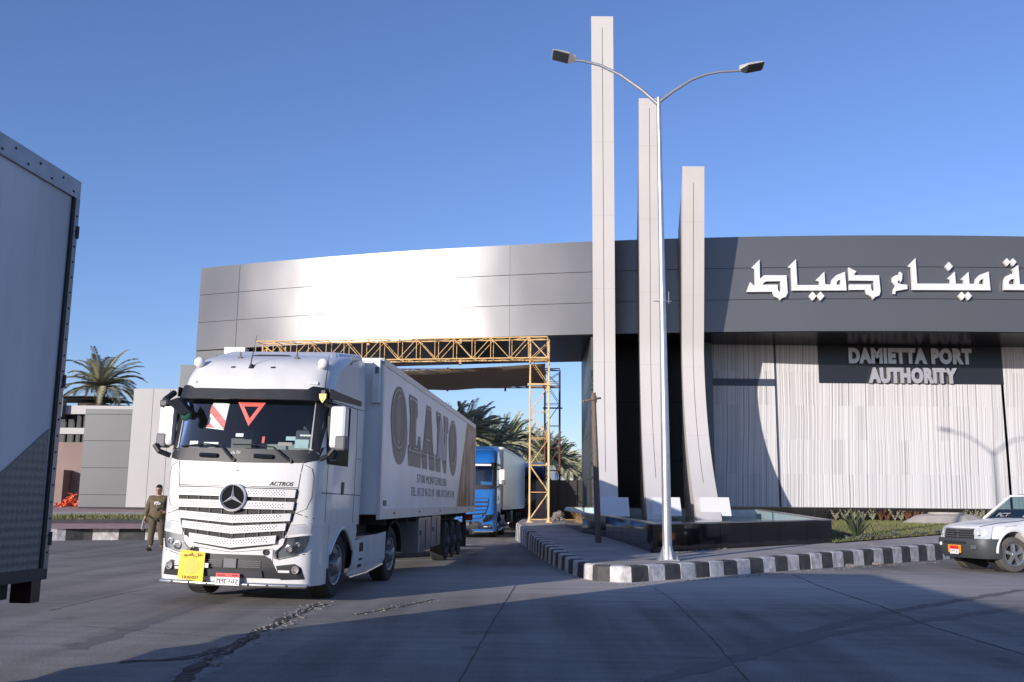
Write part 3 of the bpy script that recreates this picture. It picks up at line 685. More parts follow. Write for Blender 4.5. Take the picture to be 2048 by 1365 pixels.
# ------------------------------------------------------------ lawn and plants
LP = [Bc+Vector((.2, .3, 0)), Vector((11.6, 40.5, 0)), Vector((12, 44.8, 0)), Vector((34, 44.8, 0)), Vector((34, 44, 0)), gnd(1960, 1078, .5)]
fr_a, fr_b = gnd(1668, 1083, .5), gnd(2048, 1066, .5)
mb = MB(); nx, ny = 30, 14; vs_ = []
def lawn_pt(s, t):
    a = fr_a.lerp(fr_b, s); b = Vector((lerp(12.0, 34, s), 44.85, 0)); p = a.lerp(b, t); p.z = isl_z(p.y)+.03+.12*math.sin(math.pi*min(1, t*1.2))*(1-.4*s); return p
for i in range(nx+1):
    for j in range(ny+1): vs_.append(lawn_pt(i/nx, j/ny))
mb.add(vs_, [(i*(ny+1)+j, (i+1)*(ny+1)+j, (i+1)*(ny+1)+j+1, i*(ny+1)+j+1) for i in range(nx) for j in range(ny)]); structure(mb, 'lawn', M['lawn'])
rr = random.Random(11); mb = MB()
def blade(mb, p, h, w_, rr):
    a = rr.uniform(0, 6.28); dx, dy = math.cos(a)*w_, math.sin(a)*w_; lx, ly = rr.gauss(0, h*.4), rr.gauss(0, h*.4)
    mb.add([(p.x-dx, p.y-dy, p.z), (p.x+dx, p.y+dy, p.z), (p.x+lx, p.y+ly, p.z+h)], [(0, 1, 2)])
for i in range(16000):
    s = rr.random(); t = rr.random()**1.3; p = lawn_pt(s*.75, t); blade(mb, p, rr.uniform(.03, .10), rr.uniform(.008, .02), rr)
for i in range(5000):
    x = rr.uniform(-22, -11.2); y = rr.uniform(38.4, 42.5)
    p = Vector((x, y+SK*(x+16), lerp(.60, .80, (y-38.3)/4.3))); blade(mb, p, rr.uniform(.04, .16), rr.uniform(.01, .03), rr)
tag(mb.build('grass', M['blade'], recalc=False), 'short green grass on the lawn and the verge', 'grass', kind='stuff')
mb = MB()
for i in range(7000):
    s = rr.uniform(.05, .9); t = abs(rr.gauss(0, .018))+.005; p = lawn_pt(s, t); clump = .5+.5*math.sin(s*57)+.3*math.sin(s*131)
    if rr.random() > .35+.5*clump: continue
    p.z += rr.uniform(0, .16)*(.5+.5*clump); r_ = rr.uniform(.012, .035); a = Vector((rr.gauss(0, 1), rr.gauss(0, 1), rr.gauss(0, 1))).normalized()*r_; b = a.orthogonal().normalized()*r_*.6
    mb.add([p-a, p+b, p+a, p-b], [(0, 1, 2, 3)])
tag(mb.build('ground_cover', M['shrubg'], recalc=False), 'grey green ground cover along the edge of the lawn', 'ground cover', kind='stuff')
def twig_plant(x, y, z, h, m, seed, k=16, leafy=True, wl=.03):
    r_ = random.Random(seed); mb = MB()
    for i in range(k):
        a = r_.uniform(0, 6.28); ln = r_.uniform(.3, .9)*h; e = Vector((math.cos(a)*ln*.5, math.sin(a)*ln*.5, ln)); st = Vector((0, 0, 0))
        mb.tube([st, e*.5+Vector((0, 0, .05*h)), e], [.007, .005, .002], 4, False)
        if leafy:
            for j in range(7):
                p = e*r_.uniform(.3, 1); q = Vector((r_.gauss(0, 1), r_.gauss(0, 1), r_.gauss(0, .6))).normalized()*wl*2; b = q.orthogonal().normalized()*wl*.6
                mb.add([p, p+q*.5+b, p+q, p+q*.5-b], [(0, 1, 2, 3)])
    return mb, (x, y, z)
k = 0
for i, u in enumerate([1672, 1690, 1708, 1726, 1745, 1762, 1775, 1790, 1803, 1815, 1828, 1838]):
    p = at(u, 1036, 44.4); m = M['dryred'] if i in (5, 6, 9, 10, 11) else M['leaf2']
    mb, l_ = twig_plant(p.x, 44.4, isl_z(44.4)+.05, .5+.25*rnd.random(), m, 40+i)
    o = mb.build('low_plant', m, loc=l_, recalc=False)
    tag(o, ('reddish dry plant' if m is M['dryred'] else 'small green plant')+' in the row at the black plinth, number %d from the fountain' % (i+1), 'plant', 'plants in a row along the plinth')
    o['label'] = ['tuft right behind the basin corner at the plinth', 'sparse green tuft just past the basin corner', 'green tuft behind the fan-shaped agave', 'green tuft right of the agave tips', 'thin green tuft before the reddish plants start', 'first reddish tuft counted from the basin', 'second reddish tuft counted from the basin', 'green tuft between the two groups of reddish plants', 'second green tuft between the reddish groups', 'red tuft that starts the group by the concrete mound', 'red tuft in the middle of the group by the concrete mound', 'red tuft touching the concrete mound'][i]
for i, u in enumerate([1935, 1948, 1960, 1972]):
    p = at(u, 1030, 44.4); mb, l_ = twig_plant(p.x, 44.4, isl_z(44.4)+.1, .55, M['leaf2'], 80+i); o = mb.build('low_plant', M['leaf2'], loc=l_, recalc=False)
    tag(o, ['yellow green tuft just right of the concrete mound', 'second yellow green tuft right of the mound', 'third yellow green tuft right of the mound', 'yellow green tuft just above the pickup bonnet'][i], 'plant', 'plants in a row along the plinth')
# agave by the basin corner
mb = MB(); p = gnd(1712, 1076, .55)
for i in range(26):
    a = rnd.uniform(0, 6.28); t = rnd.uniform(.15, .8); L_ = rnd.uniform(.55, .95); w_ = .04
    d = Vector((math.cos(a)*t, math.sin(a)*t, 1)).normalized(); sd_ = d.cross(Vector((math.sin(a), -math.cos(a), .2))).normalized().cross(d)
    q = [d*L_*s+Vector((math.cos(a), math.sin(a), 0))*(.22*s*s) for s in (0, .35, .7, 1)]
    s2 = Vector((-math.sin(a), math.cos(a), 0)); ws = [w_*.7, w_, w_*.7, .003]
    vs_ = [];
    for qq, ww in zip(q, ws): vs_ += [qq-s2*ww, qq+s2*ww]
    mb.add(vs_, [(0, 1, 3, 2), (2, 3, 5, 4), (4, 5, 7, 6)])
tag(mb.build('agave', mat('agave_leaf', (.07, .09, .05), .5), loc=(p.x, p.y, isl_z(p.y)+.02), recalc=False), 'dark fan-shaped agave at the corner of the fountain basin', 'plant')
# concrete mound
mb = MB(); p = at(1893, 1043, 40.5); c = Vector((p.x, 40.5, isl_z(40.5)+.05))
ring = lambda r, z, k=14, e=1.0: [(math.cos(2*math.pi*i/k)*r*1.0, math.sin(2*math.pi*i/k)*r*.8*e, z) for i in range(k)]
R0_, R1_, R2_ = ring(1.9, 0), ring(1.25, .35), ring(.95, .42)
vs_ = R0_+R1_+R2_; fs = [(i, (i+1) % 14, 14+(i+1) % 14, 14+i) for i in range(14)]+[(14+i, 14+(i+1) % 14, 28+(i+1) % 14, 28+i) for i in range(14)]+[tuple(range(28, 42))]
mb.add(vs_, fs); mb.lathe([(.42, .72), (.5, .70), (.5, .01)], (0, 0, 0), 'z', 20)
tag(mb.build('manhole_mound', M['conc'], loc=c, bevel=.02), 'low pale concrete manhole mound on the lawn', 'manhole')

# ------------------------------------------------------------ street lamp
lb = gnd(1335, 1121, .31); LY = lb.y
lamp = empty('street_lamp', (lb.x, LY, .31)); tag(lamp, 'tall galvanised street lamp with two curved arms at the kerb', 'street lamp')
def lp_(u, v): q = at(u, v, LY); return Vector((q.x-lb.x, 0, q.z-.31))
top = lp_(1317, 196)
mb = MB(); hs = [0, .25, .5, .75, 1]; mb.tube([Vector((top.x*t, 0, top.z*t)) for t in hs], [.105-.055*t for t in hs], 20)
mb.build('pole', M['galv'], lamp, smooth=True)
mb = MB(); mb.box(-.22, .22, -.22, .22, .0, .025)
for a in range(4):
    t = a*math.pi/2+.4; c_, s_ = math.cos(t), math.sin(t)
    mb.hexa([(c_*.1-s_*.008, s_*.1+c_*.008, .025), (c_*.22-s_*.008, s_*.22+c_*.008, .025), (c_*.22+s_*.008, s_*.22-c_*.008, .025), (c_*.1+s_*.008, s_*.1-c_*.008, .025)],
            [(c_*.1-s_*.008, s_*.1+c_*.008, .32), (c_*.105-s_*.008, s_*.105+c_*.008, .32), (c_*.105+s_*.008, s_*.105-c_*.008, .32), (c_*.1+s_*.008, s_*.1-c_*.008, .32)])
for a in range(4):
    t = a*math.pi/2+math.pi/4; mb.tube([(math.cos(t)*.25, math.sin(t)*.25, 0), (math.cos(t)*.25, math.sin(t)*.25, .09)], .014, 6)
mb.build('base_plate', M['galv'], lamp)
mb = MB(); zc = lp_(1325, 603).z; xc = lp_(1325, 603).x
mb.lathe([(-.02, .09), (.02, .09)], (xc, 0, zc), 'z', 16); mb.tube([(xc-.2, 0, zc), (xc+.2, 0, zc)], .012, 6); mb.tube([(xc+.14, 0, zc-.05), (xc+.14, 0, zc+.22)], .01, 6)
mb.build('clamp', M['galv'], lamp)
for pts in ([(1315, 208), (1283, 180), (1240, 150), (1200, 131), (1168, 123), (1150, 121)], [(1319, 204), (1345, 184), (1383, 160), (1410, 150), (1440, 144), (1482, 142)]):
    mb = MB(); P_ = [lp_(*q) for q in pts]; mb.tube(P_, [.045, .042, .038, .034, .03, .03], 12); mb.build('arm', M['galv'], lamp, smooth=True)
for (a, b, tilt, dy) in ((lp_(1151, 120), lp_(1104, 108), 1, -.12), (lp_(1480, 140), lp_(1527, 131), -1, .15)):
    d = (b-a); L_ = d.length; ex = d.normalized(); h = MB(); ey = Vector((0, 1, 0)); ez = Vector((0, 0, 1))
    ezz = ex.cross(ey).normalized()
    if ezz.z < 0: ezz = -ezz
    # tilted about its arm so that the underside shows
    ta = -R(20 if tilt > 0 else 12); ey2 = ey*math.cos(ta)+ezz*math.sin(ta); ez2 = ezz*math.cos(ta)-ey*math.sin(ta)
    def H(s, y, z): return a+ex*(s*L_)+ey2*y+ez2*z
    W_ = .17
    pr = [(-.02, .05), (.1, .09), (.3, W_), (.92, W_), (1.0, W_*.75)]
    lo = [H(s, -w_, -.02) for s, w_ in pr]+[H(s, w_, -.02) for s, w_ in reversed(pr)]; hi = [H(s, -w_*.85, .05 if s < .5 else .03) for s, w_ in pr]+[H(s, w_*.85, .05 if s < .5 else .03) for s, w_ in reversed(pr)]
    h.hexa(lo, hi); h.hexa([H(0, -.05, .05), H(.4, -.08, .04), H(.4, .08, .04), H(0, .05, .05)], [H(0, -.04, .1), H(.38, -.06, .1), H(.38, .06, .1), H(0, .04, .1)])
    hd = h.build('lamp_head', M['lampcase'], lamp, bevel=.006)
    h = MB(); h.hexa([H(.32, -W_*.85, -.028), H(.95, -W_*.85, -.028), H(.95, W_*.85, -.028), H(.32, W_*.85, -.028)], [H(.32, -W_*.85, -.021), H(.95, -W_*.85, -.021), H(.95, W_*.85, -.021), H(.32, W_*.85, -.021)])
    h.build('led_panel', M['lampled'], hd)

# leaning wooden post by the basin
p0 = gnd(1197, 1086, .42); p1 = at(1187, 786, p0.y); d = p1-p0
mb = MB(); mb.tube([Vector((0, 0, -.02)), d*.5, d], [.085, .08, .065], 10); post = mb.build('wooden_post', M['wood'], loc=p0)
tag(post, 'weathered wooden post with a clamp near its top, before the tallest pylon', 'post')
mb = MB(); q = d*.955; mb.tube([q+Vector((-.28, -.02, -.06)), q+Vector((0, -.1, 0)), q+Vector((.2, 0, .04))], .03, 8); mb.sphere(q+Vector((-.28, -.02, -.06)), .05); mb.tube([q-d.normalized()*.09, q+d.normalized()*.09], .088, 10); mb.build('clamp', M['wood'], post)

# ------------------------------------------------------------ gantry
def truss_col(mb, x0, x1, y0, y1, z0, z1, bay, r=.028, rd=.017):
    cs = [(x0, y0), (x1, y0), (x1, y1), (x0, y1)]
    for c in cs: mb.tube([(c[0], c[1], z0), (c[0], c[1], z1)], r, 8)
    z = z0+.12; k = 0
    while z < z1-.05:
        z2 = min(z+bay, z1-.05)
        for i in range(4):
            a, b = cs[i], cs[(i+1) % 4]; mb.tube([(a[0], a[1], z), (b[0], b[1], z)], rd, 6, False)
            if (k % 2) ^ (i >= 2): a, b = b, a
            mb.tube([(a[0], a[1], z), (b[0], b[1], z2)], rd, 6, False)
        z = z2; k += 1
def truss_beam(mb, A, B, h, dpt, bay, r=.028, rd=.015):
    A, B = Vector(A), Vector(B); d = (B-A).normalized(); nn = Vector((-d.y, d.x, 0)); up = Vector((0, 0, 1))
    off = [Vector((0, 0, 0)), nn*dpt, nn*dpt+up*h, up*h]
    for o in off: mb.tube([A+o, B+o], r, 8)
    L_ = (B-A).length; k = round(L_/bay)
    for i in range(k+1):
        p = A+d*(L_*i/k)
        for a, b in ((0, 1), (1, 2), (2, 3), (3, 0)): mb.tube([p+off[a], p+off[b]], rd, 6, False)
        if i < k:
            q = A+d*(L_*(i+1)/k)
            for a, b in ((0, 3), (1, 2), (0, 1), (3, 2)):
                if i % 2: a, b = b, a
                mb.tube([p+off[a], q+off[b]], rd, 6, False)
def gantry(name, Y, u0, u1, vb, vt, ulo, vlo, mm, label, Yl, zg):
    a = at(u0, vb, Y); b = at(u1, vb, Y); x0, x1 = a.x, b.x; ztop = at(u1, vt, Y).z; dp = .75
    root = empty(name, (x0, Y, zg)); tag(root, label, 'gantry', 'lattice gantries across the lane')
    def part(mb, nm, m=mm):
        o = mb.build(nm, m); o.parent = root; o.matrix_parent_inverse = Matrix.Translation((x0, Y, zg)).inverted(); return o
    mb = MB(); truss_col(mb, x0, x1, Y, Y+dp, zg, ztop, 1.12, rd=.015, r=.033); part(mb, 'tower')
    xl = at(ulo, vlo, Yl).x
    mb = MB(); truss_beam(mb, (x1, Y-.06, ztop-.88), (xl, Yl, ztop-.88), .88, .7, .82, r=.028, rd=.015); part(mb, 'beam')
    mb = MB(); truss_col(mb, xl+.02, xl+.85, Yl+.01, Yl+dp, .9, ztop, .95, rd=.02, r=.04); part(mb, 'tower')
    mb = MB()
    for x in (x0, x1):
        for y in (Y, Y+dp): mb.box(x-.12, x+.12, y-.12, y+.12, zg-.02, zg+.03); mb.tube([(x, y, zg), (x, y, zg+.25)], [.09, .035], 8)
    part(mb, 'foot_plate')
    mb = MB()
    for f_ in (.3, .62): 
        p = Vector((x1, Y, ztop)).lerp(Vector((xl, Yl, ztop)), f_); mb.box(p.x-.05, p.x+.05, p.y-.09, p.y+.05, p.z-.12, p.z+.16)
        mb.box(p.x-.05, p.x+.05, p.y-.1, p.y+.05, p.z-1.05, p.z-.8)
    mb.box(x0-.12, x1+.12, Y-.1, Y-.04, ztop-1.95, ztop-1.88); part(mb, 'joint_bracket')
    return ztop
G1 = at(1080, 1046, 39.8); zg1 = isl_z(39.8)
zt1 = gantry('gantry', 39.8, 1060, 1098, 900, 680, 525, 690, M['gyel'], 'yellow lattice gantry frame over the lane in front of the gate', 41.6, zg1)
zt2 = gantry('gantry', 47.9, 1090, 1120, 900, 742, 760, 745, M['gred'], 'rust dark lattice gantry frame holding the far edge of the shade cloth', 48.6, .75)
mb = MB(); nu, nv = 24, 8; vs_ = []
for i in range(nu+1):
    for j in range(nv+1):
        s, t = i/nu, j/nv; A_ = Vector((-10.6, 42.3, 7.3)).lerp(Vector((1.45, 40.6, 7.42)), s); B_ = Vector((-8, 48.2, 7.2)).lerp(Vector((1.6, 47.7, 7.45)), s)
        p = A_.lerp(B_, t); p.z -= .35*math.sin(math.pi*t)+.18*math.sin(math.pi*s)+.04*math.sin(s*25)*math.sin(math.pi*t); vs_.append(p)
mb.add(vs_, [(i*(nv+1)+j, (i+1)*(nv+1)+j, (i+1)*(nv+1)+j+1, i*(nv+1)+j+1) for i in range(nu) for j in range(nv)])
cl = mb.build('shade_cloth', M['cloth'], smooth=True); sm = cl.modifiers.new('s', 'SOLIDIFY'); sm.thickness = .02
tag(cl, 'brown shade cloth stretched between the two lattice gantries', 'shade cloth')

# fence, booth, rubble heap behind the gantry foot
mb = MB(); a = at(1098, 1000, 47); b = at(1166, 1000, 46); zt = at(1130, 961, 46.5).z
mb.box(a.x, b.x, 46.3, 46.36, .85, zt)
fen = mb.build('site_fence', M['fence']); tag(fen, 'dark solid panel fence right of the yellow gantry', 'fence')
mb = MB(); x = a.x
while x < b.x: mb.box(x, x+.05, 46.22, 46.3, .8, zt+.03); x += .42
mb.build('post', M['fence'], fen)
mb = MB(); a = at(1072, 1000, 44.5); b = at(1092, 1000, 44.5); zt = at(1080, 962, 44.5).z; mb.box(a.x, b.x, 44.5, 45.1, .78, zt); 
bo = mb.build('control_cabinet', M['brown'], bevel=.01); tag(bo, 'brown upright control cabinet behind the yellow gantry tower', 'cabinet')
mb = MB(); mb.box(a.x-.03, b.x+.03, 44.44, 45.16, zt, zt+.05); mb.build('lid', M['dark'], bo)
mb = MB(); mb.box(b.x-.12, b.x-.06, 44.48, 44.497, 1.5, 1.62); mb.build('handle', M['dark'], bo)
mb = MB()
for i in range(240):
    p = at(1118, 1030, 43); x = p.x+rnd.gauss(0, .28); y = 43+rnd.gauss(0, .5); h = max(0, .5-abs(x-p.x)*1.0-abs(y-43)*.3); rock_mb(mb, (x, y, isl_z(43)+rnd.random()*h), rnd.uniform(.03, .09), rnd)
tag(mb.build('soil_heap', M['stone']), 'heap of broken soil and stones beside the dark fence', 'heap', kind='stuff')

# ------------------------------------------------------------ trucks
def rig_front(prof=None):
    def p(z): return interp([(.2, .06), (.5, .0), (1.9, 0), (2.1, .03), (3.0, .20), (3.2, .23), (3.35, .29), (3.5, .40), (3.62, .54), (3.72, .76), (3.82, 1.12), (3.90, 1.6)], z)
    def rc(z): return interp([(.2, .25), (2.0, .26), (3.0, .30), (3.2, .34), (3.62, .40), (3.92, .42)], z)
    def hw(z): return interp([(.2, 1.22), (3.0, 1.22), (3.3, 1.21), (3.95, 1.17)], z)
    def y(x, z):
        h = hw(z); r_ = rc(z); a = abs(x); b = .13*(min(a, h)/h)**2
        k = a-(h-r_*.8); c = 0
        if k > 0: kk = min(1, k/(r_*.8)); c = r_*(1-math.sqrt(max(0, 1-kk*kk)))
        return p(z)+b+c
    return y, hw, p, rc
FY, HW, _, _ = rig_front()
REAR = 2.28
def SF(x, z, d): return (x, FY(x, z)-d, z)
def SS(y, z, d): return (HW(z)+d, y, z)
def SSL(y, z, d): return (-HW(z)-d, y, z)

def wheel(parent, x, y, r=.51, w_=.32, side=1, rimm='rim', name='wheel', tm='tyre', seg=32, steer=0.):
    mb = MB(); s = side; wl = empty(name); wl.parent = parent; wl.location = (x, y, r); wl.rotation_euler = (0, 0, steer)
    mb.lathe([(-w_, r*.62), (-w_, r*.9), (-w_*.9, r), (-w_*.1, r), (0, r*.92), (-.005, r*.68), (-.04, r*.62)], (0, 0, 0), 'x', seg, False)
    mb.v = [(a*s, b, c) for a, b, c in mb.v]
    tg = 36
    for i in range(tg):
        t = 2*math.pi*i/tg; c_, s_ = math.cos(t), math.sin(t); 
        mb.hexa([(-w_*.88*s, c_*r*.97-s_*.012, s_*r*.97+c_*.012), (-w_*.12*s, c_*r*.97-s_*.03, s_*r*.97+c_*.03), (-w_*.12*s, c_*r*.97-s_*.0, s_*r*.97+c_*.0), (-w_*.88*s, c_*r*.97+s_*.018, s_*r*.97-c_*.018)],
                [(-w_*.88*s, c_*r*1.012-s_*.012, s_*r*1.012+c_*.012), (-w_*.12*s, c_*r*1.012-s_*.03, s_*r*1.012+c_*.03), (-w_*.12*s, c_*r*1.012, s_*r*1.012), (-w_*.88*s, c_*r*1.012+s_*.018, s_*r*1.012-c_*.018)])
    mb.build('tyre', M[tm], wl, smooth=True)
    mb = MB(); mb.lathe([(-.05, r*.63), (-.005, r*.62), (-.02, r*.57), (-.10, r*.52), (-.09, r*.36), (-.05, r*.30), (.02, r*.27), (.06, r*.24), (.075, r*.12), (.075, .002)], (0, 0, 0), 'x', 24)
    for i in range(10):
        t = 2*math.pi*i/10; mb.lathe([(-.05, .018), (.01, .018), (.012, .002)], (0, math.cos(t)*r*.33, math.sin(t)*r*.33), 'x', 6)
    mb.v = [(a*s, b, c) for a, b, c in mb.v]; mb.build('rim', M[rimm], wl, smooth=True)
    mb = MB()
    for i in range(10):
        t = 2*math.pi*(i+.5)/10; mb.lathe([(-.088, .030), (-.085, .030), (-.084, .001)], (0, math.cos(t)*r*.44, math.sin(t)*r*.44), 'x', 8)
    mb.v = [(a*s, b, c) for a, b, c in mb.v]; mb.build('rim_hole', M['dark'], wl)
    return wl

def tractor(root, paint, detail=2, wheelbase=3.4):
    P = lambda mb, nm, m, par=None, **k: mb.build(nm, m, par or root, **k)
    WSZ0, WSZ1, WX = 2.22, 3.0, 1.10
    zs = [1.12, 1.5, 1.9, 2.05, 2.22, 2.4, 2.6, 2.8, 3.0, 3.1, 3.2, 3.28, 3.36, 3.44, 3.52, 3.60, 3.66, 3.72, 3.78, 3.84, 3.88]
    NX = 33
    def contour(z):
        h = HW(z); r_ = []
        r_.append((-h, REAR, z)); r_.append((-h, 1.5, z)); r_.append((-h, max(.8, FY(-h, z)+.1), z))
        for i in range(NX):
            t = -1+2*i/(NX-1); x = math.copysign(abs(t)**.8, t)*h; r_.append((x, FY(x, z), z))
        r_.append((h, max(.8, FY(h, z)+.1), z)); r_.append((h, 1.5, z)); r_.append((h, REAR, z)); return r_
    mb = MB(); C_ = [contour(z) for z in zs]; n = len(C_[0]); vs_ = [v for c in C_ for v in c]; fs = []
    for i in range(len(zs)-1):
        for j in range(n):
            k = (j+1) % n; q = (i*n+j, i*n+k, (i+1)*n+k, (i+1)*n+j)
            cx = sum(vs_[a][0] for a in q)/4; cz = sum(vs_[a][2] for a in q)/4; cy = sum(vs_[a][1] for a in q)/4
            if WSZ0-.01 < cz < WSZ1+.01 and abs(cx) < 1.05 and cy < .7: continue
            if detail > 1 and WSZ0-.1 < cz < WSZ1 and cx > 1.1 and .45 < cy < 1.3: continue
            fs.append(q)
    fs.append(tuple(range(n))[::-1]); fs.append(tuple(range((len(zs)-1)*n, len(zs)*n)))
    mb.add(vs_, fs)
    # roof air deflector behind
    cab = P(mb, 'cab', paint, smooth=True)
    mb = MB(); mb.hexa([(-1.05, 1.1, 3.78), (1.05, 1.1, 3.78), (1.17, REAR+.10, 3.78), (-1.17, REAR+.10, 3.78)], [(-.9, 1.5, 3.93), (.9, 1.5, 3.93), (1.10, REAR+.10, 4.02), (-1.10, REAR+.10, 4.02)]); P(mb, 'air_deflector', paint, bevel=.06)
    # lower front: bumper block with wheel arch
    def arch(y0, y1, zc, r_, k=10): return [(y0+(y1-y0)*i/k, zc+r_*math.sin(math.pi*i/k)) for i in range(k+1)]
    mb = MB(); zl = [.27, .36, .5, .7, .9, 1.118]; c2 = []
    for z in zl:
        h = HW(z); back_ = .70; c = [(-h, back_, z)]
        for i in range(NX): t = -1+2*i/(NX-1); x = math.copysign(abs(t)**.8, t)*h; c.append((x, min(FY(x, z), back_-.02), z))
        c.append((h, back_, z)); c2.append(c)
    n = len(c2[0]); vs_ = [v for c in c2 for v in c]; fs = [tuple(range(n))[::-1], tuple(range((len(zl)-1)*n, len(zl)*n))]
    for i in range(len(zl)-1):
        for j in range(n): k = (j+1) % n; fs.append((i*n+j, i*n+k, (i+1)*n+k, (i+1)*n+j))
    mb.add(vs_, fs); P(mb, 'bumper', paint, smooth=True)
    for fn, sg in ((SS, 1), (SSL, -1)):
        mb = MB(); mb.sheet([(.70, .5), (.70, 1.13), (2.1, 1.13), (2.14, 1.0)]+[(y, z) for y, z in reversed(arch(.76, 1.98, .72, .37))]+[(.76, .5)], fn, .012, .15)
        P(mb, 'wheel_arch', paint, smooth=True)
        mb = MB(); pts = arch(.76, 1.98, .72, .37, 14)
        mb.tube([fn(y, z-.01, .012) for y, z in pts], .03, 6); P(mb, 'arch_lip', M['black'] if detail < 2 else paint)
    mb = MB(); mb.box(-1.1, 1.1, .72, 2.2, .55, 1.1); P(mb, 'inner_arch', M['dark'])
    # windscreen surround, visor, glass
    bp_ = MB(); bp_.sheet([(-1.16, 2.09), (-1.0, 2.05), (.0, 2.03), (1.0, 2.05), (1.16, 2.10), (1.2, 2.3), (1.08, 2.24), (0, 2.24), (-1.08, 2.24), (-1.2, 2.3)], SF, .008, .12); P(bp_, 'scuttle_panel', M['black'], smooth=True)
    for s in (-1, 1):
        bp_ = MB(); bp_.sheet([(s*1.06, 2.26), (s*1.16, 2.20), (s*1.195, 2.6), (s*1.185, 3.02), (s*1.045, 3.02)], SF, .012, .1); P(bp_, 'windscreen_pillar', M['black'], smooth=True)
    bp_ = MB(); bp_.sheet([(-1.06, 2.2), (1.06, 2.2), (1.06, 3.02), (-1.06, 3.02)], SF, -.012, .12); P(bp_, 'windscreen', M['glass'], smooth=True)
    vz = MB(); vz.sheet([(-1.21, 2.99), (1.21, 2.99), (1.21, 3.20), (1.0, 3.21), (.93, 3.16), (0, 3.145), (-.93, 3.16), (-1.0, 3.21), (-1.21, 3.20)], lambda x, z, d: SF(x, z, d+(.10*(1-(z-2.99)/.4) if d > 0 else 0)), .05, .12); vis = P(vz, 'sun_visor', M['black'] if detail > 1 else M['blackg'], smooth=True)
    # grille
    def hwz(z): return interp([(.75, .66), (.95, .74), (1.1, .80), (1.3, .87), (1.7, .92)], z)
    g = MB(); g.sheet([(-.60, .84), (0, .76), (.60, .84), (.80, 1.0), (.90, 1.3), (.93, 1.67), (-.93, 1.67), (-.90, 1.3), (-.80, 1.0)], SF, .004, .12); P(g, 'grille_backing', M['dark'], smooth=True)
    bars = [(1.535, 1.655, 0, .9), (1.36, 1.475, 0, .885), (1.20, 1.31, -.05, .85), (1.06, 1.165, -.065, .79), (.87, .99, -.075, .66)]
    for bi, (z0, z1, dv, hx) in enumerate(bars):
        def vdrop(x): return dv*(1-abs(x)/hx)
        N_ = 18; topl = [(lerp(-hx, hx, i/N_)) for i in range(N_+1)]
        poly = [(x, z0+vdrop(x)) for x in topl]+[(x*(1.015), z1+vdrop(x)*.9) for x in reversed(topl)]
        g = MB(); g.sheet(poly, lambda x, z, d: SF(x, z, d), .05, .2); br = P(g, 'grille_bar', paint, smooth=True)
        if detail > 1:
            poly = [(x*.84, lerp(z0, z1, .22)+vdrop(x)) for x in topl]+[(x*.84, lerp(z0, z1, .86)+vdrop(x)*.9) for x in reversed(topl)]
            g = MB(); g.sheet(poly, lambda x, z, d: SF(x, z, d+.05 if d else .03), .003, .2); P(g, 'perforated_mesh', M['perf'], br, smooth=True)
    if detail > 1:
        for i in range(9):
            x = -.76+1.52*i/8; g = MB(); g.box(x-.01, x+.01, FY(x, 1.3)-.02, FY(x, 1.3)-.005, .95, 1.55)
            P(g, 'grille_strut', M['black'])
    # emblem: ring with a three-pointed star on a dark disc
    e = MB(); c = (-.01, FY(0, 1.52), 1.52)
    r_ = .205 if detail > 1 else .17
    for k in range(40):
        a0, a1 = 2*math.pi*k/40, 2*math.pi*(k+1)/40
        q = [(rr_, d) for rr_, d in ((r_-.035, -.055), (r_-.018, -.10), (r_, -.085), (r_+.005, -.04))]
        vs_ = [(c[0]+rr_*math.cos(a), c[1]+d, c[2]+rr_*math.sin(a)) for a in (a0, a1) for rr_, d in q]
        e.add(vs_, [(0, 1, 5, 4), (1, 2, 6, 5), (2, 3, 7, 6)])
    em = P(e, 'emblem', M['silver'], smooth=True)
    e = MB(); e.lathe([(-.06, .001), (-.058, r_-.03), (-.03, r_-.025)], c, 'y', 32); P(e, 'emblem_disc', mat('emblem_dark', (.015, .015, .017), .9, spec=0.), em)
    e = MB()
    for k in range(3):
        a = math.pi/2+k*2*math.pi/3; tip = (c[0]+math.cos(a)*(r_-.025), c[1]-.075, c[2]+math.sin(a)*(r_-.025)); ctr = (c[0], c[1]-.115, c[2])
        l_ = (c[0]+math.cos(a+math.pi/3)*.028, c[1]-.07, c[2]+math.sin(a+math.pi/3)*.028); q = (c[0]+math.cos(a-math.pi/3)*.028, c[1]-.07, c[2]+math.sin(a-math.pi/3)*.028)
        e.add([ctr, l_, tip, q], [(0, 1, 2), (0, 2, 3)])
    P(e, 'star', M['silver'], em)
    # headlights
    for s in (1, -1):
        hp = [(s*.67, .745), (s*.70, .665), (s*.90, .705), (s*1.06, .77), (s*1.11, .90), (s*1.125, 1.0), (s*1.0, .985), (s*.80, .955), (s*.775, .86)]
        g = MB(); g.sheet(hp, SF, .004, .08); hl = P(g, 'headlight', mat('headlight_bowl', (.30, .31, .32), .3, .6) if detail > 1 else M['grey'], smooth=True)
        g = MB(); g.sheet([(x*1, z) for x, z in hp], lambda x, z, d: SF(x, z, d+.03 if d else .0), .012, .08); P(g, 'lens', M['lens'], hl, smooth=True)
        g = MB()
        for (x, z, rr_) in ((s*.86, .80, .06), (s*.985, .86, .04)):
            g.lathe([(.0, rr_), (-.02, rr_), (-.022, rr_*.75), (.01, rr_*.5), (.012, .001)], (x, FY(x, z)-.006, z), 'y', 20)
        P(g, 'reflector', M['blackg'] if detail < 2 else M['chrome'], hl)
        g = MB(); g.sheet([(s*.625, .78), (s*.685, .775), (s*.70, .66), (s*.655, .655)], SF, .03, .1); P(g, 'indicator', M['grey'])
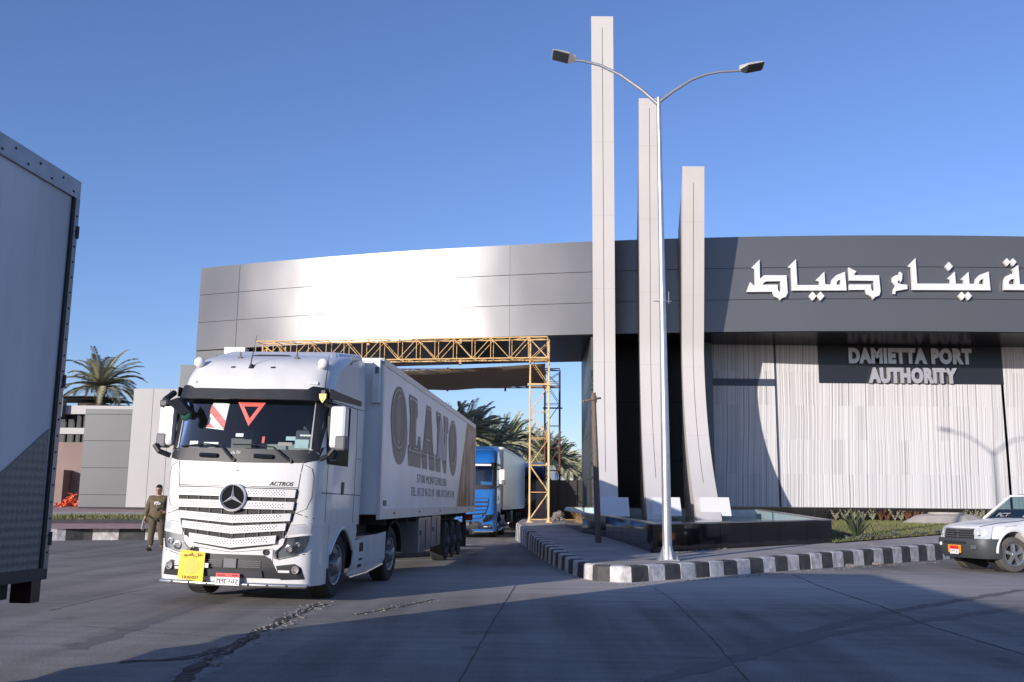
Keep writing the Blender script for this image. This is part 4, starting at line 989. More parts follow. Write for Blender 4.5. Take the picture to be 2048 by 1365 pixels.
        # trim piece above the lamp
        g = MB(); g.sheet([(s*.81, 1.00), (s*1.13, 1.04), (s*1.14, 1.15), (s*.86, 1.13)], SF, .006, .1); P(g, 'lamp_trim', mat('silver_trim', (.5, .5, .52), .35, .3) if paint is M['white'] else paint, smooth=True)
        # fog lamp opening
        g = MB(); g.sheet([(s*.68, .555), (s*.95, .59), (s*1.04, .54), (s*1.09, .37), (s*.75, .355)], SF, .006, .08); fo = P(g, 'fog_lamp_recess', M['black'], smooth=True)
        g = MB(); x = s*.97; g.lathe([(0, .055), (-.03, .055), (-.03, .04), (-.01, .03), (-.01, .001)], (x, FY(x, .5)-.006, .505), 'y', 18); P(g, 'fog_lamp', M['chrome'], fo)
        g = MB(); g.sheet([(s*.72, .46), (s*.88, .46), (s*.88, .495), (s*.72, .495)], lambda x, z, d: SF(x, z, d+.012 if d else .007), .006, .1); P(g, 'daytime_lamp', M['plate'], fo)
    # bumper centre opening
    g = MB(); g.sheet([(-.55, .70), (.50, .70), (.60, .65), (.76, .37), (-.76, .37), (-.60, .65)], SF, .005, .1); bo_ = P(g, 'lower_grille', M['black'], smooth=True)
    g = MB()
    for s in (-1, 1):
        for k in range(4): z = .52+.028*k; g.sheet([(s*.12, z), (s*.46, z), (s*.46, z+.010), (s*.12, z+.010)], lambda x, z, d: SF(x, z, d+.02 if d else .006), .004, .3)
    g.sheet([(-.09, .51), (.10, .51), (.10, .64), (-.09, .64)], lambda x, z, d: SF(x, z, d+.03 if d else .006), .004, .3)
    P(g, 'slat', M['grey'], bo_)
    g = MB(); g.sheet([(-.5, .38), (.5, .38), (.48, .48), (-.48, .48)], lambda x, z, d: SF(x, z, d+.03 if d else .006), .004, .2); P(g, 'number_plate_holder', mat('charcoal_plastic', (.04, .042, .048), .55), bo_)
    # step tube under the bumper
    g = MB(); xs_ = [-1.12+2.24*i/14 for i in range(15)]; g.tube([(x, FY(x, .3)-.04, .275) for x in xs_], .033, 10); tb = P(g, 'front_tube', M['tube'], smooth=True)
    g = MB()
    for x in (-.9, -.62, -.34, .3, .58, .86): g.lathe([(0, .016), (-.01, .014), (-.012, .001)], (x, FY(x, .3)-.073, .275), 'y', 8)
    P(g, 'bolt', M['dark'], tb)
    # seams on the front
    g = MB()
    def seam(a, b, w_=.007, fn=SF, d=.0025):
        v = Vector((b[0]-a[0], b[1]-a[1])); L_ = v.length; v /= L_; nn = Vector((-v.y, v.x))*w_/2
        g.sheet([(a[0]-nn.x, a[1]-nn.y), (b[0]-nn.x, b[1]-nn.y), (b[0]+nn.x, b[1]+nn.y), (a[0]+nn.x, a[1]+nn.y)], fn, d, .1)
    for s in (-1, 1):
        seam((s*.97, 2.04), (s*.93, 1.70), .012); seam((s*.93, 1.70), (s*.90, 1.33), .012); seam((s*.90, 1.32), (s*1.16, 1.24), .012)
        seam((s*.62, .80), (s*.64, .38), .008); seam((s*.70, .64), (s*1.16, .75), .010)
        seam((s*.81, .99), (s*.79, .87), .010); seam((s*.79, .87), (s*.66, .76), .010)
    for s in (-1, 1):      # corner deflector outline
        cl_ = [(s*1.0, 2.02), (s*1.10, 1.97), (s*1.13, 1.85), (s*1.12, 1.55), (s*1.06, 1.38), (s*.93, 1.32)]
        for a, b in zip(cl_, cl_[1:]): seam(a, b, .006)
        seam((s*.86, 1.14), (s*1.14, 1.165), .006)
    seam((-.93, 1.685), (-.2, 1.685), .010); seam((.2, 1.685), (.93, 1.685), .010); seam((-.6, .79), (0, .73), .008); seam((0, .73), (.6, .79), .008)
    P(g, 'panel_seam', M['dark'])
    # side: door lines, window, handle
    for fn, sg in ((SS, 1), (SSL, -1)):
        g = MB()
        ol = [(.50, 1.2), (.50, 2.1), (.42, 2.9), (.50, 3.02), (1.86, 3.02), (1.92, 2.3), (1.92, 1.15)]
        for a, b in zip(ol, ol[1:]): seam(a, b, .014, fn, .003)
        seam((.3, 1.62), (2.26, 1.60), .012, fn, .003); seam((1.86, 3.02), (2.26, 3.03), .010, fn, .003); seam((1.92, 2.2), (2.2, 2.2), .008, fn, .003)
        P(g, 'door_seam', M['dark'])
        g = MB(); g.sheet([(.36, 3.04), (2.05, 3.09), (2.05, 3.17), (.36, 3.19)], fn, .012, .2); P(g, 'side_strip', M['black'])
        win = [(.46, 2.10), (.42, 2.78), (.50, 2.92), (1.30, 2.92), (1.34, 2.35), (.95, 2.28), (.80, 2.12)]
        if sg > 0 and detail > 1:
            g = MB(); g.sheet(win, lambda y, z, d: fn(y, z, -.012 if d else -.018), .003, .3); P(g, 'side_window', M['glass'])
            g = MB()
            for a, b in zip(win, win[1:]+win[:1]):
                g.tube([fn(a[0], a[1], .004), fn(b[0], b[1], .004)], .028, 6)
            P(g, 'window_frame', M['black'])
        else:
            g = MB(); g.sheet(win, fn, .006, .3); P(g, 'side_window', M['dglass'])
        g = MB(); y0 = 1.22; g.sheet([(y0, 1.60), (y0+.10, 1.60), (y0+.12, 1.80), (y0, 1.80)], fn, .012, .2); P(g, 'door_handle', M['black'])
        # mirror
        g = MB(); xo = sg*(1.36 if sg > 0 else 1.17)
        g.box(min(xo, xo+sg*.25), max(xo, xo+sg*.25), .02 if sg > 0 else .2, .20 if sg > 0 else .36, 2.27, 2.90); mr = P(g, 'mirror', paint if detail > 1 else M['plate'], bevel=.05)
        g = MB(); yo = 0 if sg > 0 else .19; g.box(min(xo+sg*.10, xo+sg*.265), max(xo+sg*.10, xo+sg*.265), yo, yo+.19, 2.24, 2.46); P(g, 'mirror_foot', M['grey'], mr, bevel=.03)
        g = MB(); g.tube([(sg*1.2, .25, 2.12), (sg*1.34, .16, 2.18), (sg*1.42, .16, 2.28)], .04, 8); P(g, 'mirror_arm', M['black'], mr); g = MB(); g.tube([(sg*1.18, .35, 2.95), (sg*1.38, .16, 2.88)], .03, 8); P(g, 'mirror_arm', M['black'], mr)
        g = MB(); g.box(min(xo+sg*.02, xo+sg*.20), max(xo+sg*.02, xo+sg*.20), .2, .215, 2.36, 2.86); P(g, 'mirror_glass', M['chrome'], mr)
    # chassis, tank skirts
    g = MB(); g.box(-.45, -.35, .8, 5.6, .62, .88); g.box(.35, .45, .8, 5.6, .62, .88); g.box(-.5, .5, 3.9, 5.0, .9, 1.12); g.box(-.9, .9, 2.3, 3.7, .35, .85); g.box(-1.0, 1.0, 2.35, 2.7, .85, 1.2)
    for y in (2.9, 3.3, 3.7, 5.5): g.box(-.45, .45, y, y+.08, .65, .85)
    for k in range(5): g.tube([(.2+.1*k, 2.35, 1.2+.05*k), (.25+.1*k, 2.7, .98), (.1+.1*k, 3.3, 1.05), (.1*k, 3.9, 1.15)], .02, 6)
    P(g, 'chassis', M['chassis'])
    for sg in (1, -1):
        fnk = lambda y, z, d: (sg*(1.19+d-(.10*max(0, .45-z)/.2)), y, z)
        g = MB(); g.sheet([(2.02, .30), (2.18, .24), (4.05, .34), (4.1, .42), (4.12, .95), (2.12, .86)], fnk, .02, .12)
        sk_ = P(g, 'side_skirt', paint, smooth=True)
        g = MB(); g.tube([(sg*1.16, 2.05, .26), (sg*1.16, 3.0, .27), (sg*1.17, 4.08, .36)], .022, 8); P(g, 'skirt_tube', M['tube'], sk_)
        g = MB()
        for (y, z) in ((2.42, .66), (2.42, .40)): g.sheet([(y, z), (y+.22, z), (y+.22, z+.15), (y, z+.15)], lambda a, b, d: fnk(a, b, .022+d), .004, .3)
        P(g, 'step_recess', M['dark'], sk_)
        g = MB(); g.box(min(sg*.7, sg*1.2), max(sg*.7, sg*1.2), 2.15, 4.1, .88, .92); P(g, 'deck_plate', M['alloy'], sk_)
        wheel(root, sg*1.15, 1.37, side=sg, steer=R(-1) if detail > 1 else 0)
        wheel(root, sg*1.14, 1.37+wheelbase, side=sg)
        g = MB(); a_ = [(1.37+wheelbase+.62*math.cos(math.pi*i/10), .52+.60*math.sin(math.pi*i/10)) for i in range(11)]
        for (p, q) in zip(a_, a_[1:]): g.hexa([(sg*.75, p[0], p[1]), (sg*1.2, p[0], p[1]), (sg*1.2, q[0], q[1]), (sg*.75, q[0], q[1])], [(sg*.75, p[0], p[1]+.02), (sg*1.2, p[0], p[1]+.02), (sg*1.2, q[0], q[1]+.02), (sg*.75, q[0], q[1]+.02)])
        P(g, 'mudguard', M['black'])
    return cab

# pose of the white rig
yaw, roll = R(7.6), R(2.0)
fy = Vector((math.sin(yaw), math.cos(yaw), 0)); rx = Vector((math.cos(yaw), -math.sin(yaw), 0)); up = Vector((0, 0, 1))
rx2 = rx*math.cos(roll*.55)-up*math.sin(roll*.55); up2 = up*math.cos(roll*.55)+rx*math.sin(roll*.55)
TO = Vector((-4.09, 14.2, .02))
T1 = Matrix(((rx2.x, fy.x, up2.x, TO.x), (rx2.y, fy.y, up2.y, TO.y), (rx2.z, fy.z, up2.z, TO.z), (0, 0, 0, 1)))
truck = empty('articulated_truck', mw=T1); tag(truck, 'white articulated truck with a yellow transit sign on its bumper, nearest the camera', 'truck', 'articulated trucks in the lane')
cab1 = tractor(truck, M['white'], 2)
def tp(mb, nm, m, par=None, **k): return mb.build(nm, m, par or truck, **k)
# cab interior
g = MB(); g.box(-1.12, 1.12, 2.1, 2.2, 1.4, 3.3); g.box(-1.15, -1.12, .5, 2.1, 1.4, 3.2); tp(g, 'cab_lining', mat('cab_lining', (.13, .145, .15), .9))
g = MB(); g.box(-1.08, 1.08, .36, .95, 1.9, 2.24); g.box(-.95, -.1, .30, .6, 2.24, 2.27); g.box(.1, .95, .5, .9, 2.24, 2.34); tp(g, 'dashboard', mat('dash_grey', (.24, .25, .25), .8), bevel=.02)
g = MB()
for x in (-.6, .6): g.box(x-.25, x+.25, 1.35, 1.55, 1.5, 2.62); g.box(x-.13, x+.13, 1.35, 1.5, 2.62, 2.85)
tp(g, 'seat', mat('seat_cloth', (.07, .08, .10), .9), bevel=.04)
g = MB(); g.tube([(.55+.2*math.cos(2*math.pi*i/24), .98+.06*math.sin(2*math.pi*i/24), 2.22+.19*math.sin(2*math.pi*i/24)) for i in range(25)], .015, 6); g.box(.38, .72, .97, 1.0, 2.2, 2.25); tp(g, 'steering_wheel', M['black'])
def IN(x, z, d): return (x, FY(x, z)+.045-d, z)
g = MB(); poly_curve(g, [[(-.165, 2.95), (.275, 2.95), (.055, 2.585)], [(-.06, 2.885), (.17, 2.885), (.055, 2.70)]], IN, .012); tp(g, 'warning_triangle', M['redr'])
g = MB(); g.sheet([(-.66, 2.55), (-.36, 2.52), (-.33, 2.93), (-.60, 2.95)], lambda x, z, d: (x, FY(x, z)+.10-d, z), .008, .3); bd = tp(g, 'marker_board', M['plate'])
g = MB()
for k in range(2):
    o_ = .24*k; g.sheet([(-.66+.02, 2.80-o_), (-.36, 2.53-o_*0+(.0)), (-.345, 2.66-o_*0), (-.62, 2.92-o_)] if k == 0 else [(-.655, 2.56), (-.52, 2.555), (-.65, 2.66)], lambda x, z, d: (x, FY(x, z)+.095-d, z), .006, .3)
g.build('red_stripe', M['platered'], bd)
stk = [((-1.0, 2.80), .035, 'plate'), ((-1.015, 2.70), .035, 'tile'), ((-1.03, 2.60), .034, 'plate'), ((-1.04, 2.50), .033, 'platered'), ((-1.05, 2.40), .034, 'tile')]
for (c, r_, m_) in stk:
    g = MB(); g.sheet([(c[0]+r_*math.cos(2*math.pi*i/14), c[1]+r_*math.sin(2*math.pi*i/14)) for i in range(14)], lambda x, z, d: (x, FY(x, z)+.025-d, z), .004, .5); tp(g, 'round_sticker', M[m_])
for (x0, x1, z0, z1, m_) in ((-.86, -.72, 2.28, 2.345, 'plate'), (-.62, -.38, 2.28, 2.33, 'plate'), (-.12, .0, 2.42, 2.47, 'plate'), (.80, 1.0, 2.27, 2.40, 'tile'), (.86, 1.02, 2.45, 2.475, 'plate'), (.55, .76, 2.30, 2.35, 'conc'), (.66, .80, 2.38, 2.44, 'tile'), (.30, .34, 2.33, 2.43, 'orange')):
    g = MB(); g.sheet([(x0, z0), (x1, z0), (x1, z1), (x0, z1)], lambda x, z, d: (x, FY(x, z)+.03-d, z), .004, .5); tp(g, 'sticker', M[m_])
g = MB(); g.box(-.24, .08, .25, .35, 2.24, 2.40); tp(g, 'dash_box', M['black'])
g = MB(); text_mb(g, '\uFE8E\uFEE3 \uFEB7\uFE8E\u0621 \uFE8D\uFEDF\uFEE0\uFEEA', lambda x, z, d: SF(x, z, .012+d), -.20, .02, 2.16, 2.21, .002); tp(g, 'windscreen_writing', M['plate'])
# mirrors over the far corner, wipers, rubber bumps
g = MB(); g.tube([(-1.18, .18, 3.08), (-1.22, -.02, 2.95), (-1.1, -.08, 2.88)], .05, 8); g.box(-1.26, -1.15, -.10, .0, 2.84, 2.94); g.hexa([(-1.12, -.2, 2.9), (-.98, -.1, 2.98), (-.78, -.04, 2.76), (-.9, -.12, 2.70)], [(-1.12, -.06, 2.92), (-.98, .04, 3.0), (-.78, .06, 2.78), (-.9, .0, 2.72)]); km = tp(g, 'kerb_mirror', M['black'], bevel=.03)
g = MB(); g.sphere((-.87, -.02, 2.72), .09, sc=(1, .5, 1)); g.build('mirror_glass', mat('green_mirror', (.02, .09, .06), .1, spec=.8), km)
for (pv, el, tp_, e2) in (((-.08, 2.07), (-.30, 2.28), (-.98, 2.26), (-.55, 2.31)), ((.78, 2.07), (.52, 2.27), (-.12, 2.30), (.2, 2.31))):
    g = MB(); pts = [SF(pv[0], pv[1], .03), SF((pv[0]+el[0])/2, (pv[1]+el[1])/2, .06), SF(el[0], el[1], .05)]; g.tube(pts, [.022, .018, .014], 8)
    g.tube([SF(el[0], el[1], .05), SF(e2[0], e2[1]-.01, .04), SF(tp_[0], tp_[1], .02)], .011, 6); g.lathe([(0, .03), (-.04, .03)], SF(pv[0], pv[1], .0), 'y', 10); tp(g, 'wiper', M['black'])
for x in (-.48, .38): g = MB(); g.tube([SF(x-.14, 2.135, .02), SF(x, 2.13, .035), SF(x+.14, 2.125, .02)], .034, 8); tp(g, 'step_rubber', M['blackg'])
# roof gear
for (x, z) in ((-.98, 3.6), (1.03, 3.6)):
    g = MB(); y_ = FY(x, z)-.12; g.sphere((x, y_, z), .085, 18, 12, (1, .8, 1)); g.tube([(x, y_, z), (x, y_+.25, z-.02)], .02, 8); tp(g, 'round_horn', M['white_d'], smooth=True)
g = MB(); b_ = SF(-.08, 3.53, .0); g.tube([b_, (b_[0]-.01, b_[1]-.02, b_[2]+.05), (b_[0]+.09, b_[1]-.1, b_[2]+.48)], [.035, .01, .003], 8); g.lathe([(-.03, .05), (.03, .03)], (b_[0], b_[1]-.01, b_[2]), 'z', 12); tp(g, 'antenna', M['black'])
g = MB(); g.tube([(1.16, .30, 3.08), (1.19, .24, 3.2), (1.17, .4, 3.72)], [.025, .009, .003], 8); g.box(1.13, 1.19, .24, .33, 3.05, 3.15); tp(g, 'antenna', M['black'])
for (x, z) in ((-.38, 3.52), (.27, 3.52)): g = MB(); g.sheet([(x-.035, z-.012), (x+.035, z-.012), (x+.035, z+.012), (x-.035, z+.012)], SF, .012, .5); tp(g, 'roof_marker_lamp', M['dark'])
for (x, z) in ((-.97, 3.27), (.97, 3.27)): g = MB(); g.sheet([(x-.06, z-.022), (x+.06, z-.022), (x+.06, z+.022), (x-.06, z+.022)], SF, .02, .5); tp(g, 'corner_marker_lamp', M['plate'])
g = MB()
for x in (-.42, .52): b_ = SF(x, 3.71, 0); g.box(x-.03, x+.03, b_[1]-.03, b_[1]+.05, b_[2]-.02, b_[2]+.02); g.tube([b_, (b_[0], b_[1], b_[2]+.1)], .012, 6)
tp(g, 'washer_nozzle', M['black'])
g = MB(); g.sheet([(-.34, 3.79), (.34, 3.78), (.26, 3.81), (-.26, 3.82)], SF, .03, .1); tp(g, 'roof_hatch_edge', M['dark'])
g = MB(); y_ = FY(1.17, 3.05); g.hexa([(1.13, .16, 3.09), (1.24, .16, 3.09), (1.235, .16, 3.02), (1.185, .16, 2.95), (1.135, .16, 3.02)], [(1.13, .20, 3.09), (1.24, .20, 3.09), (1.235, .20, 3.02), (1.185, .20, 2.95), (1.135, .20, 3.02)]); tp(g, 'shield_badge', mat('gold_badge', (.38, .25, .07), .4, .4))
# bonnet badge, model writing, towing eyes
g = MB(); g.lathe([(0, .035), (-.012, .03), (-.014, .001)], SF(0, 1.93, 0), 'y', 16); tp(g, 'bonnet_button', M['chrome'])
g = MB(); text_mb(g, 'ACTROS', lambda x, z, d: SF(x, z, .003+d), .50, .86, 1.705, 1.765, .006, bold=.01, shear=.35); tp(g, 'model_writing', M['ink'])
for x in (-.56, .52): g = MB(); g.lathe([(0, .045), (-.02, .045), (-.02, .03), (-.005, .028), (-.005, .001)], SF(x, .745, 0), 'y', 14); tp(g, 'towing_eye', M['dark'])
# yellow transit board
g = MB(); yb = -.07
g.hexa([(-.765, yb, .33), (-.375, yb, .30), (-.375, yb+.012, .30), (-.765, yb+.012, .33)], [(-.745, yb, .745), (-.365, yb, .72), (-.365, yb+.012, .72), (-.745, yb+.012, .745)])
ys = tp(g, 'transit_board', M['yellow'])
YB = lambda x, z, d: (x, yb-.003-d, z)
g = MB(); text_mb(g, 'TRANSIT', YB, -.70, -.44, .335, .378, .003, bold=.0); g.build('board_writing', M['ink'], ys)
g = MB(); text_mb(g, '\uFEAD\uFEEE\uFE92\uFECC\uFEDF\uFE8E\uFE91 \uFEDE\uFED8\uFEE7', YB, -.70, -.41, .645, .705, .003, bold=.01); g.build('board_writing', M['ink'], ys)
g = MB(); g.lathe([(0, .001), (.0015, .115), (.003, .115)], (-.56, yb-.004, .51), 'y', 28); g.build('faded_disc', M['ochre'], ys)
g = MB(); g.box(-.375, -.31, yb+.01, yb+.02, .50, .565); g.box(-.83, -.765, yb+.01, yb+.02, .52, .585); g.build('bracket', M['plate'], ys)
def plate(par, x0, x1, z0, z1, y, body_l, body_r, tilt=0, frame=None):
    g = MB(); g.box(x0, x1, y, y+.01, z0, lerp(z0, z1, .66)); pl_ = g.build('number_plate', M['plate'], par)
    g = MB(); g.box(x0, x1, y, y+.01, lerp(z0, z1, .66)+.0005, z1); g.build('plate_band', M['platered'], pl_)
    PF = lambda x, z, d: (x, y-.002-d, z); g = MB()
    text_mb(g, body_l, PF, lerp(x0, x1, .04), lerp(x0, x1, .46), lerp(z0, z1, .12), lerp(z0, z1, .56), .002, bold=.02); text_mb(g, body_r, PF, lerp(x0, x1, .54), lerp(x0, x1, .95), lerp(z0, z1, .08), lerp(z0, z1, .56), .002, bold=.02)
    g.box(lerp(x0, x1, .495), lerp(x0, x1, .505), y-.003, y-.0005, lerp(z0, z1, .06), lerp(z0, z1, .6))
    text_mb(g, 'EGYPT', PF, lerp(x0, x1, .08), lerp(x0, x1, .40), lerp(z0, z1, .74), lerp(z0, z1, .88), .002); text_mb(g, '\uFEAE\uFEBC\uFEE3', PF, lerp(x0, x1, .66), lerp(x0, x1, .90), lerp(z0, z1, .70), lerp(z0, z1, .92), .002)
    g.build('plate_writing', M['ink'], pl_); return pl_
plate(truck, -.175, .185, .265, .435, -.075, '\u0662\u0664\u0669\u0662', '\u062F \u0649 \u062C')

# trailer of the white rig
def trailer_obj(par, parM, A, B, width, z0, z1, mats, wheels, name='trailer', text=False, posts=True, boxes=(), rear=True):
    A, B = Vector(A), Vector(B); d = (B-A).normalized(); L_ = (B-A).length; lt = Vector((-d.y, d.x, 0))   # lt: to the image left
    MW = Matrix(((-lt.x, d.x, 0, A.x), (-lt.y, d.y, 0, A.y), (0, 0, 1, 0), (0, 0, 0, 1)))
    def put(mb, nm, m, parent=None, **k):
        o = mb.build(nm, m, **k)
        if parent is None: o.parent = par; o.matrix_parent_inverse = parM.inverted() @ MW
        else: o.parent = parent
        return o
    g = MB(); g.box(-width, 0, 0, L_, z0, z1); bx = put(g, name, mats[0], bevel=.02)
    g = MB(); g.box(-.05, .012, -.012, L_+.012, z1-.11, z1+.012); g.box(-width-.012, -width+.05, -.012, L_+.012, z1-.11, z1+.012); g.box(-width-.012, .012, -.012, .05, z1-.11, z1+.012); put(g, 'top_rail', mats[1], bx)
    g = MB(); g.box(-.05, .014, -.01, L_+.012, z0-.08, z0+.10); put(g, 'bottom_rail', mats[1], bx)
    g = MB(); g.box(-.04, .016, -.014, .10, z0+.1, z1-.11); g.box(-.04, .016, L_-.08, L_+.014, z0+.1, z1-.11); put(g, 'corner_post', mats[1], bx)
    g = MB(); g.box(-width+.6, -width+.8, .8, L_-.3, z0-.45, z0-.08); g.box(-.8, -.6, .8, L_-.3, z0-.45, z0-.08)
    for y in np.arange(1, L_-.5, 1.1): g.box(-width+.1, -.1, y, y+.06, z0-.2, z0-.08)
    for x in (-width+.55, -.55): g.box(x-.08, x+.08, 2.6, 2.85, .35, z0-.1)
    g.box(-width+.1, -.1, L_-.25, L_-.1, .45, .6); g.box(-.35, -.25, L_-.3, L_-.15, .5, z0); g.box(-width+.25, -width+.35, L_-.3, L_-.15, .5, z0)
    put(g, 'underframe', M['chassis'], bx)
    for (y0, y1, a, b, m_, nm) in boxes:
        g = MB(); g.box(-.55, -.02, y0, y1, a, b); bb = put(g, nm, m_, bx, bevel=.015)
        g = MB(); g.box(-.02, -.01, y0+.05, y0+.2, (a+b)/2, (a+b)/2+.1); g.box(-.02, -.012, y0+(y1-y0)*.5-.01, y0+(y1-y0)*.5+.01, a+.05, b-.05); put(g, 'latch', M['dark'], bb)
    for y in wheels:
        for sx in (0, 1):
            wl = wheel(par, 0, 0, .50, .38, side=1 if sx == 0 else -1, rimm='dirtyrim'); wl.matrix_parent_inverse = parM.inverted() @ MW @ Matrix.Translation(((-.04 if sx == 0 else -width+.04), y, .5-.5)); 
    g = MB()
    for x_ in (-.30, -width+.05): g = MB(); g.box(x_, x_+.25, L_-.03, L_+.01, z0-.35, z0-.15); put(g, 'tail_lamp', M['red'], bx)
    return bx, MW, L_, put
parM = T1
trA, trB = gnd(768, 718, 4.0), gnd(951, 851, 4.0)
M['trailer'] = mat('trailer_skin', (.80, .785, .78), .3, var=.10, vscale=1.3, stretch=(1, 1, .25)); M['rail'] = mat('trailer_rail', (.62, .61, .60), .4, .3)
M['sidebox'] = mat('side_locker', (.30, .31, .33), .3, .8)
bx1, MW1, TL1, put1 = trailer_obj(truck, T1, (trA.x, trA.y, 0), (trB.x, trB.y, 0), 2.5, 1.27, 4.0, (M['trailer'], M['rail']), (8.7, 9.95, 11.2), boxes=((4.3, 5.9, .42, 1.15, M['sidebox'], 'side_locker'), (6.1, 7.4, .45, 1.17, M['sidebox'], 'side_locker')))
TS = lambda s, z, d: (.0035+d, s, z)
M['slate'] = mat('livery_brown', (.16, .13, .11), .5); M['pale'] = mat('livery_pale', (.50, .46, .44), .5)
def put_sheet(polys, nm, m, d, step=.6):
    g = MB()
    for loops in polys: poly_curve(g, loops, lambda s, z, dd: (.003+d+dd, s, z), .001)
    return put1(g, nm, m, bx1)
def ell(c, a, b, sh=0, n=36): return [(c[0]+a*math.cos(2*math.pi*i/n)+sh*b*math.sin(2*math.pi*i/n), c[1]+b*math.sin(2*math.pi*i/n)) for i in range(n)]
def outline(loop, w_):      # thin inner line following a closed loop
    c = [sum(p[0] for p in loop)/len(loop), sum(p[1] for p in loop)/len(loop)]; n = len(loop); a_ = sum(loop[i][0]*loop[(i+1) % n][1]-loop[(i+1) % n][0]*loop[i][1] for i in range(n)); sg = 1 if a_ > 0 else -1
    def off(dd):
        r_ = []
        for i in range(n):
            p, q, r2 = Vector(loop[i-1]), Vector(loop[i]), Vector(loop[(i+1) % n]); d1 = (q-p).normalized(); d2 = (r2-q).normalized(); n1 = Vector((-d1.y, d1.x))*sg; n2 = Vector((-d2.y, d2.x))*sg; m_ = (n1+n2)
            m_ = m_.normalized() if m_.length > 1e-6 else n1; k = dd/max(.45, m_.dot(n1)); r_.append(tuple(q+m_*k))
        return r_
    return [off(.05), off(.05+w_)]
zl0, zl1 = 2.47, 3.66
letters = []
letters.append([ell((1.55, (zl0+zl1)/2), .80, .62), ell((1.55, (zl0+zl1)/2), .22, .42)[::-1]])
Lg = [(2.55, zl0), (4.0, zl0), (4.0, zl0+.42), (3.78, zl0+.42), (3.62, zl0+.2), (3.35, zl0+.2), (3.35, zl1-.16), (3.5, zl1-.16), (3.5, zl1), (2.55, zl1), (2.55, zl1-.16), (2.7, zl1-.16), (2.7, zl0+.16), (2.55, zl0+.16)]
letters.append([Lg])
Ag = [(4.2, zl0), (4.9, zl0), (4.9, zl0+.15), (4.78, zl0+.15), (4.83, zl0+.35), (5.25, zl0+.35), (5.3, zl0+.15), (5.18, zl0+.15), (5.18, zl0), (6.0, zl0), (6.0, zl0+.15), (5.85, zl0+.15), (5.35, zl1), (4.75, zl1), (4.35, zl0+.15), (4.2, zl0+.15)]
letters.append([Ag, [(4.88, zl0+.5), (5.2, zl0+.5), (5.04, zl1-.3)][::-1]])
Ng = [(6.2, zl0), (6.95, zl0), (6.95, zl0+.15), (6.75, zl0+.15), (6.75, zl1-.5), (7.5, zl0), (7.95, zl0), (7.95, zl1-.15), (8.2, zl1-.15), (8.2, zl1), (7.4, zl1), (7.4, zl1-.15), (7.6, zl1-.15), (7.6, zl0+.55), (6.9, zl1), (6.2, zl1), (6.2, zl1-.15), (6.4, zl1-.15), (6.4, zl0+.15), (6.2, zl0+.15)]
letters.append([Ng]); letters.append([ell((9.2, (zl0+zl1)/2), .78, .62), ell((9.2, (zl0+zl1)/2), .22, .42)[::-1]])
M['slate2'] = mat('livery_shadow', (.25, .205, .175), .5)
for k_ in range(5): put_sheet([[[(s+.022*(k_+1), z-.05*(k_+1)) for s, z in L_[0]]] for L_ in letters], 'lettering_shadow', M['slate2'], .0004*(4-k_)) if k_ == 4 or True else None
put_sheet(letters, 'lettering', M['slate'], .003)
lines = []
for L_ in letters: lines.append(outline(L_[0], .03))
lines.append([ell((1.55, (zl0+zl1)/2), .30, .47), ell((1.55, (zl0+zl1)/2), .27, .44)[::-1]])
put_sheet(lines, 'lettering_line', M['pale'], .006)
g = MB(); text_mb(g, '57100 MONTCEVILLERS', TS, 3.7, 8.1, 1.90, 2.08, .002); text_mb(g, 'TEL. 03 23 96 52 10   FAX. 03 23 69 52 18', TS, 3.0, 9.6, 1.62, 1.80, .002); put1(g, 'small_lettering', M['slate2'], bx1)
def graphic_mat():
    m = mat('livery_picture', (.3, .15, .1), .45); n = m.node_tree; b = n.nodes['Principled BSDF']; tc = n.nodes.new('ShaderNodeTexCoord'); mp = n.nodes.new('ShaderNodeMapping'); mp.inputs['Scale'].default_value = (1, 1.6, .55); n.links.new(tc.outputs['Object'], mp.inputs[0])
    t = n.nodes.new('ShaderNodeTexNoise'); t.inputs['Scale'].default_value = 1.4; t.inputs['Detail'].default_value = 4; t.inputs['Distortion'].default_value = .8; n.links.new(mp.outputs[0], t.inputs['Vector'])
    rp = n.nodes.new('ShaderNodeValToRGB'); e = rp.color_ramp.elements; e[0].position = .40; e[0].color = (.05, .045, .045, 1); e[1].position = .66; e[1].color = (.38, .33, .32, 1); x = e.new(.48); x.color = (.30, .12, .05, 1); x = e.new(.56); x.color = (.42, .22, .13, 1)
    n.links.new(t.outputs[0], rp.inputs[0]); n.links.new(rp.outputs[0], b.inputs['Base Color']); return m
put_sheet([[[(10.2, 1.37), (14.55, 1.37), (14.55, 3.88), (12.4, 3.88), (11.4, 2.8), (10.9, 2.2)]]], 'livery_picture', graphic_mat(), 0.)
put_sheet([[ell((13.1, 3.5), .42, .26)], [[(13.3, 1.37), (13.9, 1.37), (13.7, 2.9), (13.4, 3.3)]]], 'livery_shape', mat('livery_shape', (.46, .36, .34), .5), .003)
g = MB(); g.box(-.18, -.03, -.13, -.02, 3.2, 3.98); put1(g, 'corner_duct', M['white_d'], bx1, bevel=.02)
g = MB(); g.box(-.12, -.06, -.145, -.132, 3.72, 3.84); put1(g, 'marker_lamp', M['grey'], bx1)
g = MB(); g.box(-.03, .012, .30, .55, 1.42, 1.52); put1(g, 'type_plate', M['grey'], bx1)
for s_ in (1.2, 4.0, 7.0, 10.0, 13.0):
    g = MB(); g.box(.014, .026, s_, s_+.12, 1.27, 1.31); put1(g, 'side_marker_lamp', M['red'], bx1)
g = MB(); g.box(-.1, 0.0, TL1-.5, TL1-.05, .5, .62); g.box(-.1, 0, TL1-.5, TL1-.05, .8, .9); g.box(-2.4, -.05, TL1-.1, TL1+.03, .55, .66); put1(g, 'underrun_bar', M['alloy'], bx1)
